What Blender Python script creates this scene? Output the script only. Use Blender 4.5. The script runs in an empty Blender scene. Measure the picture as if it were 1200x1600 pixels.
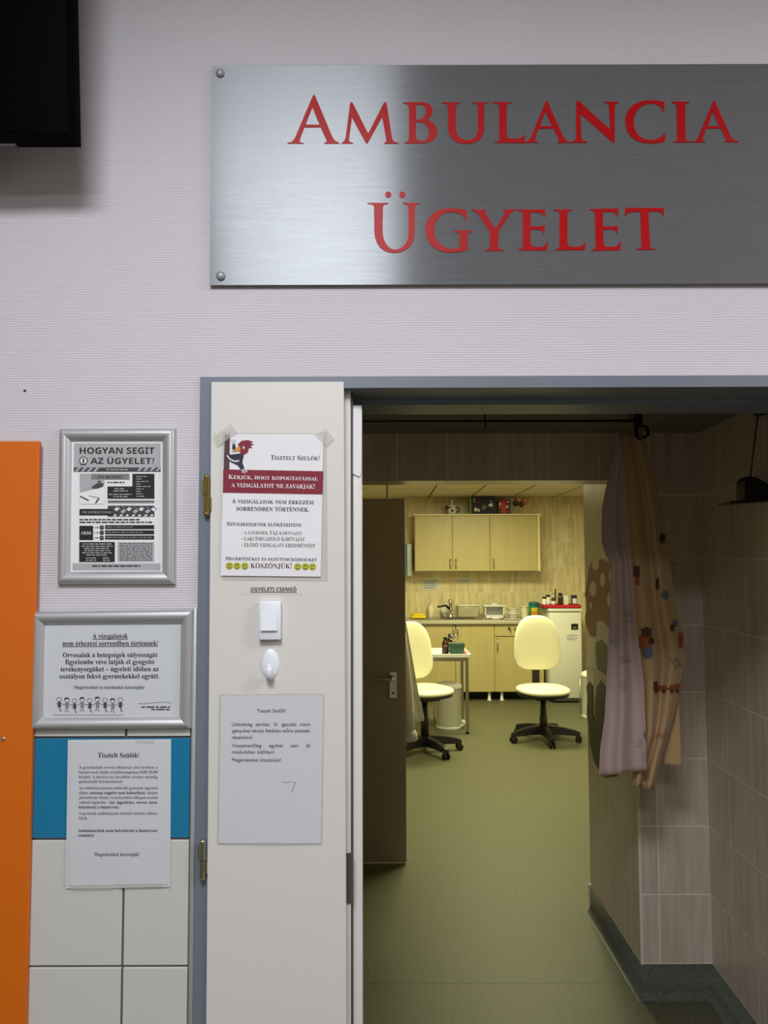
import bpy, bmesh, math, random, unicodedata
from mathutils import Vector, Matrix
from mathutils.geometry import tessellate_polygon

# ------------------------------------------------------------------ camera
SC = bpy.context.scene
COL = SC.collection
EYE = 1.66
FPX = 1200.0                       # focal length in pixels of the 1200x1600 frame
PITCH = math.radians(3.37)
ROLL = math.radians(0.17)
SHIFT = 9.3                        # pixels
cd = bpy.data.cameras.new('camera')
cd.sensor_fit = 'AUTO'; cd.sensor_width = 36.0
cd.lens = FPX / 1600.0 * 36.0
cd.shift_y = SHIFT / 1600.0
cd.clip_start = 0.05; cd.clip_end = 60
cam = bpy.data.objects.new('camera', cd); COL.objects.link(cam)
fwd = Vector((0, math.cos(PITCH), math.sin(PITCH)))
up0 = Vector((0, -math.sin(PITCH), math.cos(PITCH)))
rt0 = Vector((1, 0, 0))
RT = rt0 * math.cos(ROLL) - up0 * math.sin(ROLL)
UP = up0 * math.cos(ROLL) + rt0 * math.sin(ROLL)
m = Matrix((RT, UP, -fwd)).transposed().to_4x4()
m.translation = Vector((0, 0, EYE))
cam.matrix_world = m
SC.camera = cam

# ------------------------------------------------------------------ world, lights, exposure
SC.view_settings.view_transform = 'Standard'
SC.view_settings.look = 'None'
SC.view_settings.exposure = 0.0
SC.view_settings.gamma = 1.0
SC.view_settings.use_curve_mapping = False
wd = bpy.data.worlds.new('world'); SC.world = wd; wd.use_nodes = True
wd.node_tree.nodes['Background'].inputs[0].default_value = (0.5, 0.5, 0.55, 1)
wd.node_tree.nodes['Background'].inputs[1].default_value = 0.05

def area(name, loc, sx, sy, power, color, rot=(0, 0, 0)):
    l = bpy.data.lights.new(name, 'AREA'); l.shape = 'RECTANGLE'
    l.size = sx; l.size_y = sy; l.energy = power; l.color = color
    o = bpy.data.objects.new(name, l); COL.objects.link(o)
    o.location = loc; o.rotation_euler = rot
    return o

HALL_Z = 3.1
area('hall_lamp', (-0.33, -0.10, HALL_Z - 0.02), 0.75, 0.6, 54, (0.95, 0.97, 1.0))
area('hall_lamp', (2.15, 0.35, HALL_Z - 0.02), 0.6, 0.6, 50, (1.0, 0.90, 0.97))
area('hall_lamp', (-0.38, -1.9, HALL_Z - 0.02), 0.6, 0.6, 42, (0.97, 0.97, 1.0))
YEL = (1.0, 0.98, 0.54)
area('room_lamp', (1.1, 5.7, 2.46), 0.6, 1.2, 50, YEL)
area('room_lamp', (1.1, 7.7, 2.46), 1.2, 0.5, 72, YEL)

# ------------------------------------------------------------------ geometry helpers
def ray(px, py):
    return fwd + RT * ((px - 600.0) / FPX) - UP * ((py - SHIFT - 800.0) / FPX)
def W(px, py, d):
    r = ray(px, py); t = d / r.y
    return Vector((r.x * t, d, EYE + r.z * t))
def FL(px, py, z=0.0):
    r = ray(px, py); t = (z - EYE) / r.z
    return Vector((r.x * t, r.y * t, z))

class MB:
    """collects shapes; build() links them as one mesh object"""
    def __init__(s):
        s.v = []; s.f = []; s.m = []; s.sm = []
    def add(s, vs, fs, mi=0, smooth=False):
        n = len(s.v); s.v += [Vector(p) for p in vs]
        for f in fs:
            s.f.append(tuple(n + i for i in f)); s.m.append(mi); s.sm.append(smooth)
        return s
    def box(s, a, b, mi=0, bev=0.0, seg=2):
        a = Vector(a); b = Vector(b)
        lo = Vector((min(a.x, b.x), min(a.y, b.y), min(a.z, b.z)))
        hi = Vector((max(a.x, b.x), max(a.y, b.y), max(a.z, b.z)))
        if bev <= 0:
            vs = [(x, y, z) for z in (lo.z, hi.z) for y in (lo.y, hi.y) for x in (lo.x, hi.x)]
            return s.add(vs, [(0, 2, 3, 1), (4, 5, 7, 6), (0, 1, 5, 4), (2, 6, 7, 3), (0, 4, 6, 2), (1, 3, 7, 5)], mi)
        bm = bmesh.new(); bmesh.ops.create_cube(bm, size=1)
        for v in bm.verts:
            v.co = Vector(((lo.x + hi.x) / 2 + v.co.x * (hi.x - lo.x), (lo.y + hi.y) / 2 + v.co.y * (hi.y - lo.y), (lo.z + hi.z) / 2 + v.co.z * (hi.z - lo.z)))
        bmesh.ops.bevel(bm, geom=list(bm.edges), offset=bev, segments=seg, affect='EDGES', profile=0.5)
        return s.bm(bm, mi, seg > 1)
    def bm(s, bm, mi=0, smooth=False):
        bm.verts.ensure_lookup_table(); bm.verts.index_update()
        s.add([v.co.copy() for v in bm.verts], [[v.index for v in f.verts] for f in bm.faces], mi, smooth)
        bm.free(); return s
    def lathe(s, c, prof, mi=0, n=24, smooth=True, sx=1.0, sy=1.0, axis='Z'):
        c = Vector(c); vs = []
        for (r, h) in prof:
            for k in range(n):
                a = 2 * math.pi * k / n
                p = (r * math.cos(a) * sx, r * math.sin(a) * sy, h)
                if axis == 'Y': p = (p[0], p[2], p[1])
                if axis == 'X': p = (p[2], p[0], p[1])
                vs.append(c + Vector(p))
        fs = []
        for i in range(len(prof) - 1):
            for k in range(n):
                fs.append((i * n + k, i * n + (k + 1) % n, (i + 1) * n + (k + 1) % n, (i + 1) * n + k))
        fs.append(tuple(range(n))[::-1]); fs.append(tuple((len(prof) - 1) * n + k for k in range(n)))
        return s.add(vs, fs, mi, smooth)
    def cyl(s, c, r, h, mi=0, n=20, axis='Z', bev=0.0):
        if bev: return s.lathe(c, [(r - bev, 0), (r, bev), (r, h - bev), (r - bev, h)], mi, n, False, axis=axis)
        return s.lathe(c, [(r, 0), (r, h)], mi, n, False, axis=axis)
    def ball(s, c, rx, ry, rz, mi=0, n=16):
        c = Vector(c); prof = []
        k = n // 2
        for i in range(k + 1):
            a = -math.pi / 2 + math.pi * i / k
            prof.append((max(1e-4, math.cos(a)), math.sin(a)))
        vs = []; fs = []
        for (r, h) in prof:
            for j in range(n):
                b = 2 * math.pi * j / n
                vs.append(c + Vector((r * math.cos(b) * rx, r * math.sin(b) * ry, h * rz)))
        for i in range(k):
            for j in range(n):
                fs.append((i * n + j, i * n + (j + 1) % n, (i + 1) * n + (j + 1) % n, (i + 1) * n + j))
        return s.add(vs, fs, mi, True)
    def tube(s, pts, r, mi=0, n=10):
        pts = [Vector(p) for p in pts]; rr = r if isinstance(r, (list, tuple)) else [r] * len(pts)
        vs = []; fs = []; prev = None
        for i, p in enumerate(pts):
            t = (pts[min(i + 1, len(pts) - 1)] - pts[max(i - 1, 0)]).normalized()
            if prev is None:
                a = Vector((0, 0, 1)) if abs(t.z) < 0.9 else Vector((1, 0, 0))
                u = t.cross(a).normalized()
            else:
                u = (prev - t * prev.dot(t)).normalized()
            prev = u; w = t.cross(u)
            for k in range(n):
                g = 2 * math.pi * k / n
                vs.append(p + u * (math.cos(g) * rr[i]) + w * (math.sin(g) * rr[i]))
        for i in range(len(pts) - 1):
            for k in range(n):
                fs.append((i * n + k, i * n + (k + 1) % n, (i + 1) * n + (k + 1) % n, (i + 1) * n + k))
        fs.append(tuple(range(n))[::-1]); fs.append(tuple((len(pts) - 1) * n + k for k in range(n)))
        return s.add(vs, fs, mi, True)
    def prism(s, front, back, mi=0):
        """two matching 3-D loops joined; caps tessellated"""
        n = len(front); tr = tessellate_polygon([[Vector(p) for p in front]])
        vs = list(front) + list(back)
        fs = [tuple(t) for t in tr] + [tuple(n + i for i in t[::-1]) for t in tr]
        fs += [(i, (i + 1) % n, n + (i + 1) % n, n + i) for i in range(n)]
        return s.add(vs, fs, mi)
    def pxprism(s, poly, d, thick, mi=0):
        f = [W(x, y, d) for x, y in poly]
        return s.prism(f, [p + Vector((0, thick, 0)) for p in f], mi)
    def flat(s, poly, d, mi=0, holes=()):
        loops = [[W(x, y, d) for x, y in L] for L in (poly,) + tuple(holes)]
        tr = tessellate_polygon([[Vector((p.x, p.z, 0)) for p in L] for L in loops])
        return s.add([p for L in loops for p in L], [tuple(t) for t in tr], mi)
    def pillow(s, outline, t_front, t_back, frame, mi=0, p=2.6, levels=(1, .985, .95, .88, .75, .5, .25)):
        """inflated cushion over a closed 2-D outline; frame(u, v, w) -> point"""
        n = len(outline)
        cx = sum(q[0] for q in outline) / n; cy = sum(q[1] for q in outline) / n
        vs = []; rings = []
        seq = [(l, -1) for l in reversed(levels[1:])] + [(1, 0)] + [(l, 1) for l in levels[1:]]
        vs.append(frame(cx, cy, -t_back)); 
        for l, sg in seq:
            h = (1 - l ** p) ** (1 / p) if l < 1 else 0
            w = h * (t_front if sg > 0 else -t_back)
            rings.append(len(vs))
            for (u, v) in outline: vs.append(frame(cx + (u - cx) * l, cy + (v - cy) * l, w))
        vs.append(frame(cx, cy, t_front)); last = len(vs) - 1
        fs = [(0, rings[0] + (k + 1) % n, rings[0] + k) for k in range(n)]
        for a, b in zip(rings, rings[1:]):
            fs += [(a + k, a + (k + 1) % n, b + (k + 1) % n, b + k) for k in range(n)]
        fs += [(last, rings[-1] + k, rings[-1] + (k + 1) % n) for k in range(n)]
        return s.add(vs, fs, mi, True)
    def build(s, name, mats, parent=None, local=False):
        me = bpy.data.meshes.new(name)
        off = Vector((0, 0, 0)) if (parent is None or local) else base_of(parent)
        me.from_pydata([tuple(p - off) for p in s.v], [], s.f)
        if not isinstance(mats, (list, tuple)): mats = [mats]
        for mt in mats: me.materials.append(mt)
        for p, mi, sm in zip(me.polygons, s.m, s.sm):
            p.material_index = mi; p.use_smooth = sm
        bm = bmesh.new(); bm.from_mesh(me); bmesh.ops.recalc_face_normals(bm, faces=bm.faces); bm.to_mesh(me); bm.free()
        o = bpy.data.objects.new(name, me); COL.objects.link(o)
        if parent is not None: o.parent = parent
        return o

def base_of(o):
    b = Vector((0, 0, 0))
    while o is not None:
        b += o.location; o = o.parent
    return b
def tag(o, label, cat, group=None):
    o['label'] = label; o['category'] = cat
    if group: o['group'] = group
    return o
def thing(name, label, cat, loc=(0, 0, 0), rz=0.0, group=None):
    o = bpy.data.objects.new(name, None); COL.objects.link(o)
    o.empty_display_size = 0.05
    o.location = loc; o.rotation_euler = (0, 0, rz)
    return tag(o, label, cat, group)
def struct(o, label=None):
    o['kind'] = 'structure'
    if label: o['label'] = label
    return o
def dup(root, loc, rz, label):
    r = root.copy(); COL.objects.link(r); r.location = loc; r.rotation_euler = (0, 0, rz); r['label'] = label
    for ch in list(root.children):
        c = ch.copy(); COL.objects.link(c); c.parent = r
        for g in list(ch.children):
            e = g.copy(); COL.objects.link(e); e.parent = c
    return r

# ------------------------------------------------------------------ materials
def srgb(r, g, b):
    f = lambda c: (c / 255 / 12.92) if c / 255 <= 0.04045 else ((c / 255 + 0.055) / 1.055) ** 2.4
    return (f(r), f(g), f(b), 1)
class NT:
    def __init__(s, name):
        s.mat = bpy.data.materials.new(name); s.mat.use_nodes = True
        s.t = s.mat.node_tree; s.b = s.t.nodes['Principled BSDF']; s.out = s.t.nodes['Material Output']
    def n(s, kind, ins=None, **kw):
        nd = s.t.nodes.new(kind)
        for k, v in kw.items(): setattr(nd, k, v)
        for k, v in (ins or {}).items(): s.set(nd.inputs[k], v)
        return nd
    def set(s, inp, v):
        if hasattr(v, 'is_linked') or hasattr(v, 'links'): s.t.links.new(v, inp)
        else: inp.default_value = v
    def math(s, op, a, b=0.0):
        return s.n('ShaderNodeMath', {0: a, 1: b}, operation=op).outputs[0]
    def mix(s, fac, a, b, blend='MIX'):
        nd = s.n('ShaderNodeMix', data_type='RGBA', blend_type=blend)
        s.set(nd.inputs[0], fac); s.set(nd.inputs[6], a); s.set(nd.inputs[7], b)
        return nd.outputs[2]
    def pos(s): return s.n('ShaderNodeNewGeometry').outputs['Position']
    def map(s, vec, scale=(1, 1, 1), loc=(0, 0, 0)):
        return s.n('ShaderNodeMapping', {'Vector': vec, 'Scale': scale, 'Location': loc}).outputs[0]
    def noise(s, vec, scale, detail=2.0, rough=0.5):
        return s.n('ShaderNodeTexNoise', {'Vector': vec, 'Scale': scale, 'Detail': detail, 'Roughness': rough}).outputs[0]
    def ramp(s, fac, stops):
        nd = s.n('ShaderNodeValToRGB', {0: fac}); e = nd.color_ramp.elements
        while len(e) < len(stops): e.new(0.5)
        for el, (p, c) in zip(e, stops): el.position = p; el.color = c
        return nd.outputs[0]
    def bump(s, h, strength, dist=0.01):
        nd = s.n('ShaderNodeBump', {'Height': h, 'Strength': strength, 'Distance': dist})
        s.t.links.new(nd.outputs[0], s.b.inputs['Normal'])
def plain(name, col, rough=0.5, metal=0.0, vary=0.06, scale=30.0, bump=0.0, **kw):
    t = NT(name)
    nz = t.noise(t.pos(), scale, 3.0)
    lo = tuple(max(0, c * (1 - vary)) for c in col[:3]) + (1,); hi = tuple(min(1, c * (1 + vary)) for c in col[:3]) + (1,)
    t.set(t.b.inputs['Base Color'], t.mix(nz, lo, hi))
    t.b.inputs['Roughness'].default_value = rough; t.b.inputs['Metallic'].default_value = metal
    if bump: t.bump(nz, bump, 0.002)
    for k, v in kw.items(): t.b.inputs[k].default_value = v
    return t.mat
M = {}
# wallpaper: woven off-white paper with fine wavy horizontal ridges
t = NT('wallpaper')
p = t.pos()
w1 = t.n('ShaderNodeTexWave', {'Vector': t.map(p, (0.22, 1, 1)), 'Scale': 62.0, 'Distortion': 2.2, 'Detail': 2.0, 'Detail Scale': 0.8}, bands_direction='Z').outputs['Fac']
n2 = t.noise(t.map(p, (1, 1, 4)), 90, 3)
h = t.math('ADD', t.math('MULTIPLY', w1, 0.7), t.math('MULTIPLY', n2, 0.6))
t.set(t.b.inputs['Base Color'], t.mix(h, srgb(188, 184, 191), srgb(201, 197, 204)))
t.b.inputs['Roughness'].default_value = 0.75
t.bump(h, 0.22, 0.003); M['wallpaper'] = t.mat

def tile_mat(name, axis, su, sv, ou, ov, c1, c2, grout, gw=0.012, streak=(18, 1.2), rough=0.3):
    t = NT(name); p = t.pos()
    sep = t.n('ShaderNodeSeparateXYZ', {0: p})
    cu = sep.outputs['X' if axis == 'X' else 'Y']; cv = sep.outputs['Z']
    u = t.math('DIVIDE', t.math('SUBTRACT', cu, ou), su); v = t.math('DIVIDE', t.math('SUBTRACT', cv, ov), sv)
    fu = t.math('ABSOLUTE', t.math('SUBTRACT', t.math('FRACT', u), 0.5)); fv = t.math('ABSOLUTE', t.math('SUBTRACT', t.math('FRACT', v), 0.5))
    g = t.math('MAXIMUM', t.math('GREATER_THAN', fu, 0.5 - gw), t.math('GREATER_THAN', fv, 0.5 - gw * su / sv))
    cell = t.n('ShaderNodeCombineXYZ', {0: t.math('FLOOR', u), 1: t.math('FLOOR', v), 2: 0.0}).outputs[0]
    rnd = t.n('ShaderNodeTexWhiteNoise', {'Vector': cell}).outputs['Value']
    vec = t.n('ShaderNodeVectorMath', {0: p, 1: t.n('ShaderNodeCombineXYZ', {0: rnd, 1: rnd, 2: rnd}).outputs[0]}, operation='ADD').outputs[0]
    st = t.noise(t.map(vec, (streak[0], streak[0], streak[1])), 2.4, 4.0, 0.6)
    st = t.ramp(st, [(0.3, (0, 0, 0, 1)), (0.72, (1, 1, 1, 1))])
    col = t.mix(st, c1, c2)
    col = t.mix(t.math('MULTIPLY', rnd, 0.12), col, (0.1, 0.08, 0.06, 1))
    t.set(t.b.inputs['Base Color'], t.mix(g, col, grout))
    t.set(t.b.inputs['Roughness'], t.math('ADD', t.math('MULTIPLY', g, 0.4), rough))
    t.bump(t.math('SUBTRACT', 1.0, g), 0.25, 0.002)
    return t.mat
TC1, TC2, TG = srgb(200, 184, 168), srgb(224, 210, 198), srgb(236, 228, 214)
M['tile_x'] = tile_mat('anteroom_tile', 'X', 0.2, 0.2565, 1.052, 0.130, TC1, TC2, TG, 0.011)
M['tile_y'] = tile_mat('anteroom_side_tile', 'Y', 0.2, 0.2565, 3.03, 0.130, TC1, TC2, TG, 0.011)
M['tile_back'] = tile_mat('treatment_room_tile', 'X', 0.42, 0.32, 0.2, 0.0, srgb(202, 184, 138), srgb(240, 228, 188), srgb(226, 212, 170), 0.006, (10, 1.4), 0.35)
# speckled green vinyl
t = NT('green_speckled_vinyl'); p = t.pos()
a = t.noise(p, 230, 2.0, 0.8); b_ = t.noise(p, 80, 3.0, 0.7); c_ = t.noise(p, 1.2, 2.0)
col = t.ramp(t.math('ADD', t.math('MULTIPLY', a, 0.6), t.math('MULTIPLY', b_, 0.4)), [(0.33, srgb(52, 52, 40)), (0.5, srgb(98, 97, 74)), (0.68, srgb(122, 120, 94))])
t.set(t.b.inputs['Base Color'], t.mix(t.math('MULTIPLY', c_, 0.12), col, srgb(84, 83, 62)))
t.b.inputs['Roughness'].default_value = 0.5; t.b.inputs['Specular IOR Level'].default_value = 0.28; M['vinyl'] = t.mat
t = NT('grey_speckled_vinyl'); p = t.pos()
a = t.noise(p, 240, 2.0, 0.7)
t.set(t.b.inputs['Base Color'], t.ramp(a, [(0.35, srgb(58, 64, 58)), (0.52, srgb(90, 96, 86)), (0.66, srgb(124, 128, 112))]))
t.b.inputs['Roughness'].default_value = 0.45; M['cove'] = t.mat
# ceiling boards of the treatment room
t = NT('ceiling_board'); p = t.pos(); sep = t.n('ShaderNodeSeparateXYZ', {0: p})
fu = t.math('ABSOLUTE', t.math('SUBTRACT', t.math('FRACT', t.math('DIVIDE', t.math('SUBTRACT', sep.outputs['X'], 0.571), 0.535)), 0.5))
fv = t.math('ABSOLUTE', t.math('SUBTRACT', t.math('FRACT', t.math('DIVIDE', t.math('SUBTRACT', sep.outputs['Y'], 9.78), 1.1)), 0.5))
g = t.math('MAXIMUM', t.math('GREATER_THAN', fu, 0.48), t.math('GREATER_THAN', fv, 0.492))
st = t.noise(t.map(p, (0.8, 7, 1)), 3.0, 4.0, 0.6)
t.set(t.b.inputs['Base Color'], t.mix(g, t.mix(st, srgb(168, 158, 124), srgb(224, 214, 178)), srgb(60, 56, 40)))
t.b.inputs['Roughness'].default_value = 0.6; M['board'] = t.mat
# light beech laminate
def wood(name, c1, c2, rough=0.4):
    t = NT(name); p = t.pos()
    st = t.noise(t.map(p, (9, 9, 0.7)), 3.0, 5.0, 0.6); n3 = t.noise(t.map(p, (60, 60, 2)), 4.0, 2.0)
    t.set(t.b.inputs['Base Color'], t.mix(t.math('ADD', t.math('MULTIPLY', st, 0.7), t.math('MULTIPLY', n3, 0.3)), c1, c2))
    t.b.inputs['Roughness'].default_value = rough
    return t.mat
M['beech'] = wood('beech_laminate', srgb(174, 157, 102), srgb(204, 189, 136))
M['beech_light'] = wood('beech_edge', srgb(226, 208, 156), srgb(240, 226, 180))
M['worktop'] = plain('grey_worktop', srgb(186, 180, 160), 0.4)
M['orange'] = plain('orange_laminate', srgb(204, 100, 4), 0.45, vary=0.04, scale=6)
M['tile_white'] = plain('glossy_white_tile', srgb(196, 196, 193), 0.15, vary=0.02, scale=8)
M['tile_blue'] = plain('glossy_blue_tile', srgb(28, 116, 156), 0.12, vary=0.05, scale=8)
M['grout'] = plain('dark_grey_grout', srgb(92, 92, 90), 0.9)
M['alu'] = plain('satin_aluminium', srgb(188, 189, 192), 0.42, 0.65, vary=0.03)
M['steel'] = plain('steel', srgb(170, 165, 150), 0.3, 1.0)
M['chrome'] = plain('chrome', srgb(215, 212, 200), 0.15, 1.0)
M['brass'] = plain('aged_brass', srgb(150, 132, 72), 0.3, 1.0, vary=0.2)
M['frame_grey'] = plain('blue_grey_enamel', srgb(106, 113, 126), 0.45, vary=0.05, scale=9)
M['leaf'] = plain('off_white_enamel', srgb(208, 206, 202), 0.4, vary=0.02, scale=5)
M['door_brown'] = plain('grey_brown_laminate', srgb(164, 152, 130), 0.5, vary=0.05, scale=4)
M['ceil_white'] = plain('white_ceiling_paint', srgb(214, 212, 208), 0.8)
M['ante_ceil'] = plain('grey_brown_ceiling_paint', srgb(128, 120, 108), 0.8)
M['rear_wall'] = plain('pale_wall_paint', srgb(226, 226, 228), 0.8)
M['plaster'] = plain('cream_plaster', srgb(196, 190, 176), 0.8)
M['dark'] = plain('dark_grey_steel', srgb(70, 70, 70), 0.5, vary=0.25, scale=60)
M['seam'] = plain('floor_weld_rod', srgb(96, 98, 70), 0.5)
M['black'] = plain('black_plastic', srgb(20, 20, 21), 0.4)
M['black_gloss'] = plain('black_screen', srgb(2, 2, 3), 0.35, **{'Specular IOR Level': 0.05})
M['tv_case'] = plain('black_case', srgb(2, 2, 2), 0.8, **{'Specular IOR Level': 0.04})
M['rubber'] = plain('rubber_black', srgb(14, 14, 14), 0.7)
M['vinyl_cream'] = plain('cream_vinyl_upholstery', srgb(242, 238, 208), 0.38, vary=0.03, scale=12)
M['white'] = plain('white_plastic', srgb(226, 226, 224), 0.35, vary=0.02)
M['white_enamel'] = plain('white_enamel', srgb(222, 222, 212), 0.3, vary=0.02)
M['cool_white'] = plain('cool_white_plastic', srgb(222, 226, 234), 0.35, vary=0.02)
M['paper'] = plain('white_paper', srgb(222, 222, 226), 0.7, vary=0.015, scale=12)
M['paper_grey'] = plain('greyish_paper', srgb(196, 200, 205), 0.5, vary=0.02, scale=12)
M['ink'] = plain('black_ink', srgb(22, 22, 26), 0.7)
M['ink_soft'] = plain('soft_black_ink', srgb(62, 62, 66), 0.7)
M['ink_grey'] = plain('grey_ink', srgb(120, 122, 125), 0.7)
M['ink_light'] = plain('light_grey_ink', srgb(164, 167, 170), 0.7)
M['ink_navy'] = plain('navy_ink', srgb(38, 36, 62), 0.7)
M['ink_red'] = plain('crimson_ink', srgb(122, 10, 40), 0.6)
M['ink_brown'] = plain('brown_ink', srgb(78, 42, 50), 0.6)
M['ink_yellow'] = plain('olive_yellow_ink', srgb(178, 176, 44), 0.6)
M['ink_orange'] = plain('orange_ink', srgb(206, 134, 52), 0.6)
M['red_letters'] = plain('red_sign_vinyl', srgb(166, 2, 10), 0.4, vary=0.03, **{'Specular IOR Level': 0.2})
M['screw'] = plain('grey_screw_cap', srgb(150, 154, 160), 0.35, 0.2)
M['coat'] = plain('white_cotton', srgb(224, 220, 208), 0.85, vary=0.03, scale=60)
M['red_plastic'] = plain('red_plastic', srgb(186, 26, 36), 0.4)
M['brown_glass'] = plain('brown_glass', srgb(60, 32, 16), 0.15)
M['teal'] = plain('teal_plastic', srgb(20, 110, 116), 0.4)
M['yellow'] = plain('yellow_cloth', srgb(230, 205, 40), 0.7)
M['green_dark'] = plain('dark_green_woven', srgb(62, 92, 78), 0.6, vary=0.35, scale=220)
M['cream'] = plain('cream_plastic', srgb(232, 226, 200), 0.4)
M['mush'] = plain('brown_sticker_vinyl', srgb(160, 84, 72), 0.5)
M['mush_spot'] = plain('cream_sticker_vinyl', srgb(240, 230, 212), 0.5)
M['leaf_green'] = plain('dark_olive_sticker_vinyl', srgb(62, 58, 40), 0.5)
M['window_sticker'] = plain('grey_green_sticker_vinyl', srgb(94, 96, 80), 0.5)
# clear plastic film
def film(name, alpha, rough, col=(1, 1, 1, 1)):
    t = NT(name)
    gl = t.n('ShaderNodeBsdfPrincipled', {'Base Color': col, 'Roughness': rough, 'Specular IOR Level': 0.5})
    tr = t.n('ShaderNodeBsdfTransparent')
    nz = t.noise(t.pos(), 40, 2.0)
    fac = t.math('ADD', t.math('MULTIPLY', nz, 0.08), alpha)
    mx = t.n('ShaderNodeMixShader', {0: fac, 1: tr.outputs[0], 2: gl.outputs[0]})
    t.t.links.new(mx.outputs[0], t.out.inputs['Surface'])
    return t.mat
M['film'] = film('clear_sleeve_film', 0.28, 0.25, srgb(214, 214, 208))
M['tape'] = film('clear_sticky_tape', 0.22, 0.3, srgb(214, 212, 204))
M['clear_plastic'] = film('clear_tub_plastic', 0.5, 0.2, srgb(222, 214, 186))
# brushed metal of the sign
t = NT('brushed_aluminium'); p = t.pos()
s1 = t.noise(t.map(p, (9, 9, 420)), 1.0, 3.0, 0.6)
s2 = t.noise(t.map(p, (40, 40, 900)), 1.0, 2.0, 0.6)
s = t.math('ADD', t.math('MULTIPLY', s1, 0.5), t.math('MULTIPLY', s2, 0.5))
t.set(t.b.inputs['Base Color'], t.mix(s, srgb(112, 115, 119), srgb(146, 149, 154)))
t.b.inputs['Metallic'].default_value = 0.57
t.b.inputs['Specular IOR Level'].default_value = 0.0
t.set(t.b.inputs['Roughness'], t.math('ADD', t.math('MULTIPLY', s, 0.22), 0.215))
t.b.inputs['Anisotropic'].default_value = 1.0
tg = t.n('ShaderNodeTangent', direction_type='UV_MAP', uv_map='brush')
t.t.links.new(tg.outputs[0], t.b.inputs['Tangent'])
t.bump(s, 0.06, 0.001); M['brushed'] = t.mat
# printed cloths
def cloth_mat(name, c0, spots, scale, lo=0.0):
    t = NT(name); p = t.pos()
    vor = t.n('ShaderNodeTexVoronoi', {'Vector': t.map(p, (1, 0.2, 1)), 'Scale': scale})
    n = t.noise(p, 46, 3.0, 0.6)
    dist = t.math('ADD', vor.outputs['Distance'], t.math('MULTIPLY', n, 0.5))
    mask = t.math('LESS_THAN', dist, 0.36)
    sel = t.n('ShaderNodeSeparateColor', {0: vor.outputs['Color']}).outputs[0]
    pc = t.ramp(sel, [(i / max(1, len(spots) - 1), c) for i, c in enumerate(spots)])
    wv = t.noise(p, 400, 2.0)
    base = t.mix(wv, tuple(c * 0.94 for c in c0[:3]) + (1,), c0)
    det = t.math('GREATER_THAN', t.noise(p, 120, 2.0), 0.5)
    t.set(t.b.inputs['Base Color'], t.mix(t.math('MULTIPLY', mask, t.math('ADD', 0.25, t.math('MULTIPLY', det, 0.5))), base, pc))
    t.b.inputs['Roughness'].default_value = 0.9
    t.b.inputs['Sheen Weight'].default_value = 0.2
    return t.mat
M['cloth_pink'] = cloth_mat('pale_pink_print_cotton', srgb(198, 172, 165), [srgb(170, 150, 158), srgb(150, 156, 168), srgb(196, 160, 140)], 6.0)
M['cloth_yellow'] = cloth_mat('beige_print_cotton', srgb(196, 163, 118), [srgb(170, 84, 36), srgb(90, 72, 62), srgb(196, 140, 60), srgb(110, 100, 96)], 6.5)

# ------------------------------------------------------------------ lettering
_cv = bpy.data.curves.new('glyph_source', 'FONT'); _cv.resolution_u = 3
_co = bpy.data.objects.new('glyph_source', _cv)
COL.objects.link(_co)
_cache = {}
def _mesh(body, off):
    _cv.body = body; _cv.offset = off
    bpy.context.view_layer.update()
    me = bpy.data.meshes.new_from_object(_co.evaluated_get(bpy.context.evaluated_depsgraph_get()))
    vs = [(v.co.x, v.co.y) for v in me.vertices]; fs = [tuple(p.vertices) for p in me.polygons]
    bpy.data.meshes.remove(me)
    return vs, fs
def _map(c, font):
    if font in ('serif', 'serif_thin'):
        if 'A' <= c <= 'Z': return chr(0x1D400 + ord(c) - 65)
        if 'a' <= c <= 'z': return chr(0x1D41A + ord(c) - 97)
        if '0' <= c <= '9': return chr(0x1D7CE + ord(c) - 48)
    if font == 'bold':
        if 'A' <= c <= 'Z': return chr(0x1D5D4 + ord(c) - 65)
        if 'a' <= c <= 'z': return chr(0x1D5EE + ord(c) - 97)
        if '0' <= c <= '9': return chr(0x1D7EC + ord(c) - 48)
    return c
_OFF = {'serif': 0.0, 'serif_thin': -0.008, 'bold': 0.0, 'sans': 0.0}
_HREF = {}
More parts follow.
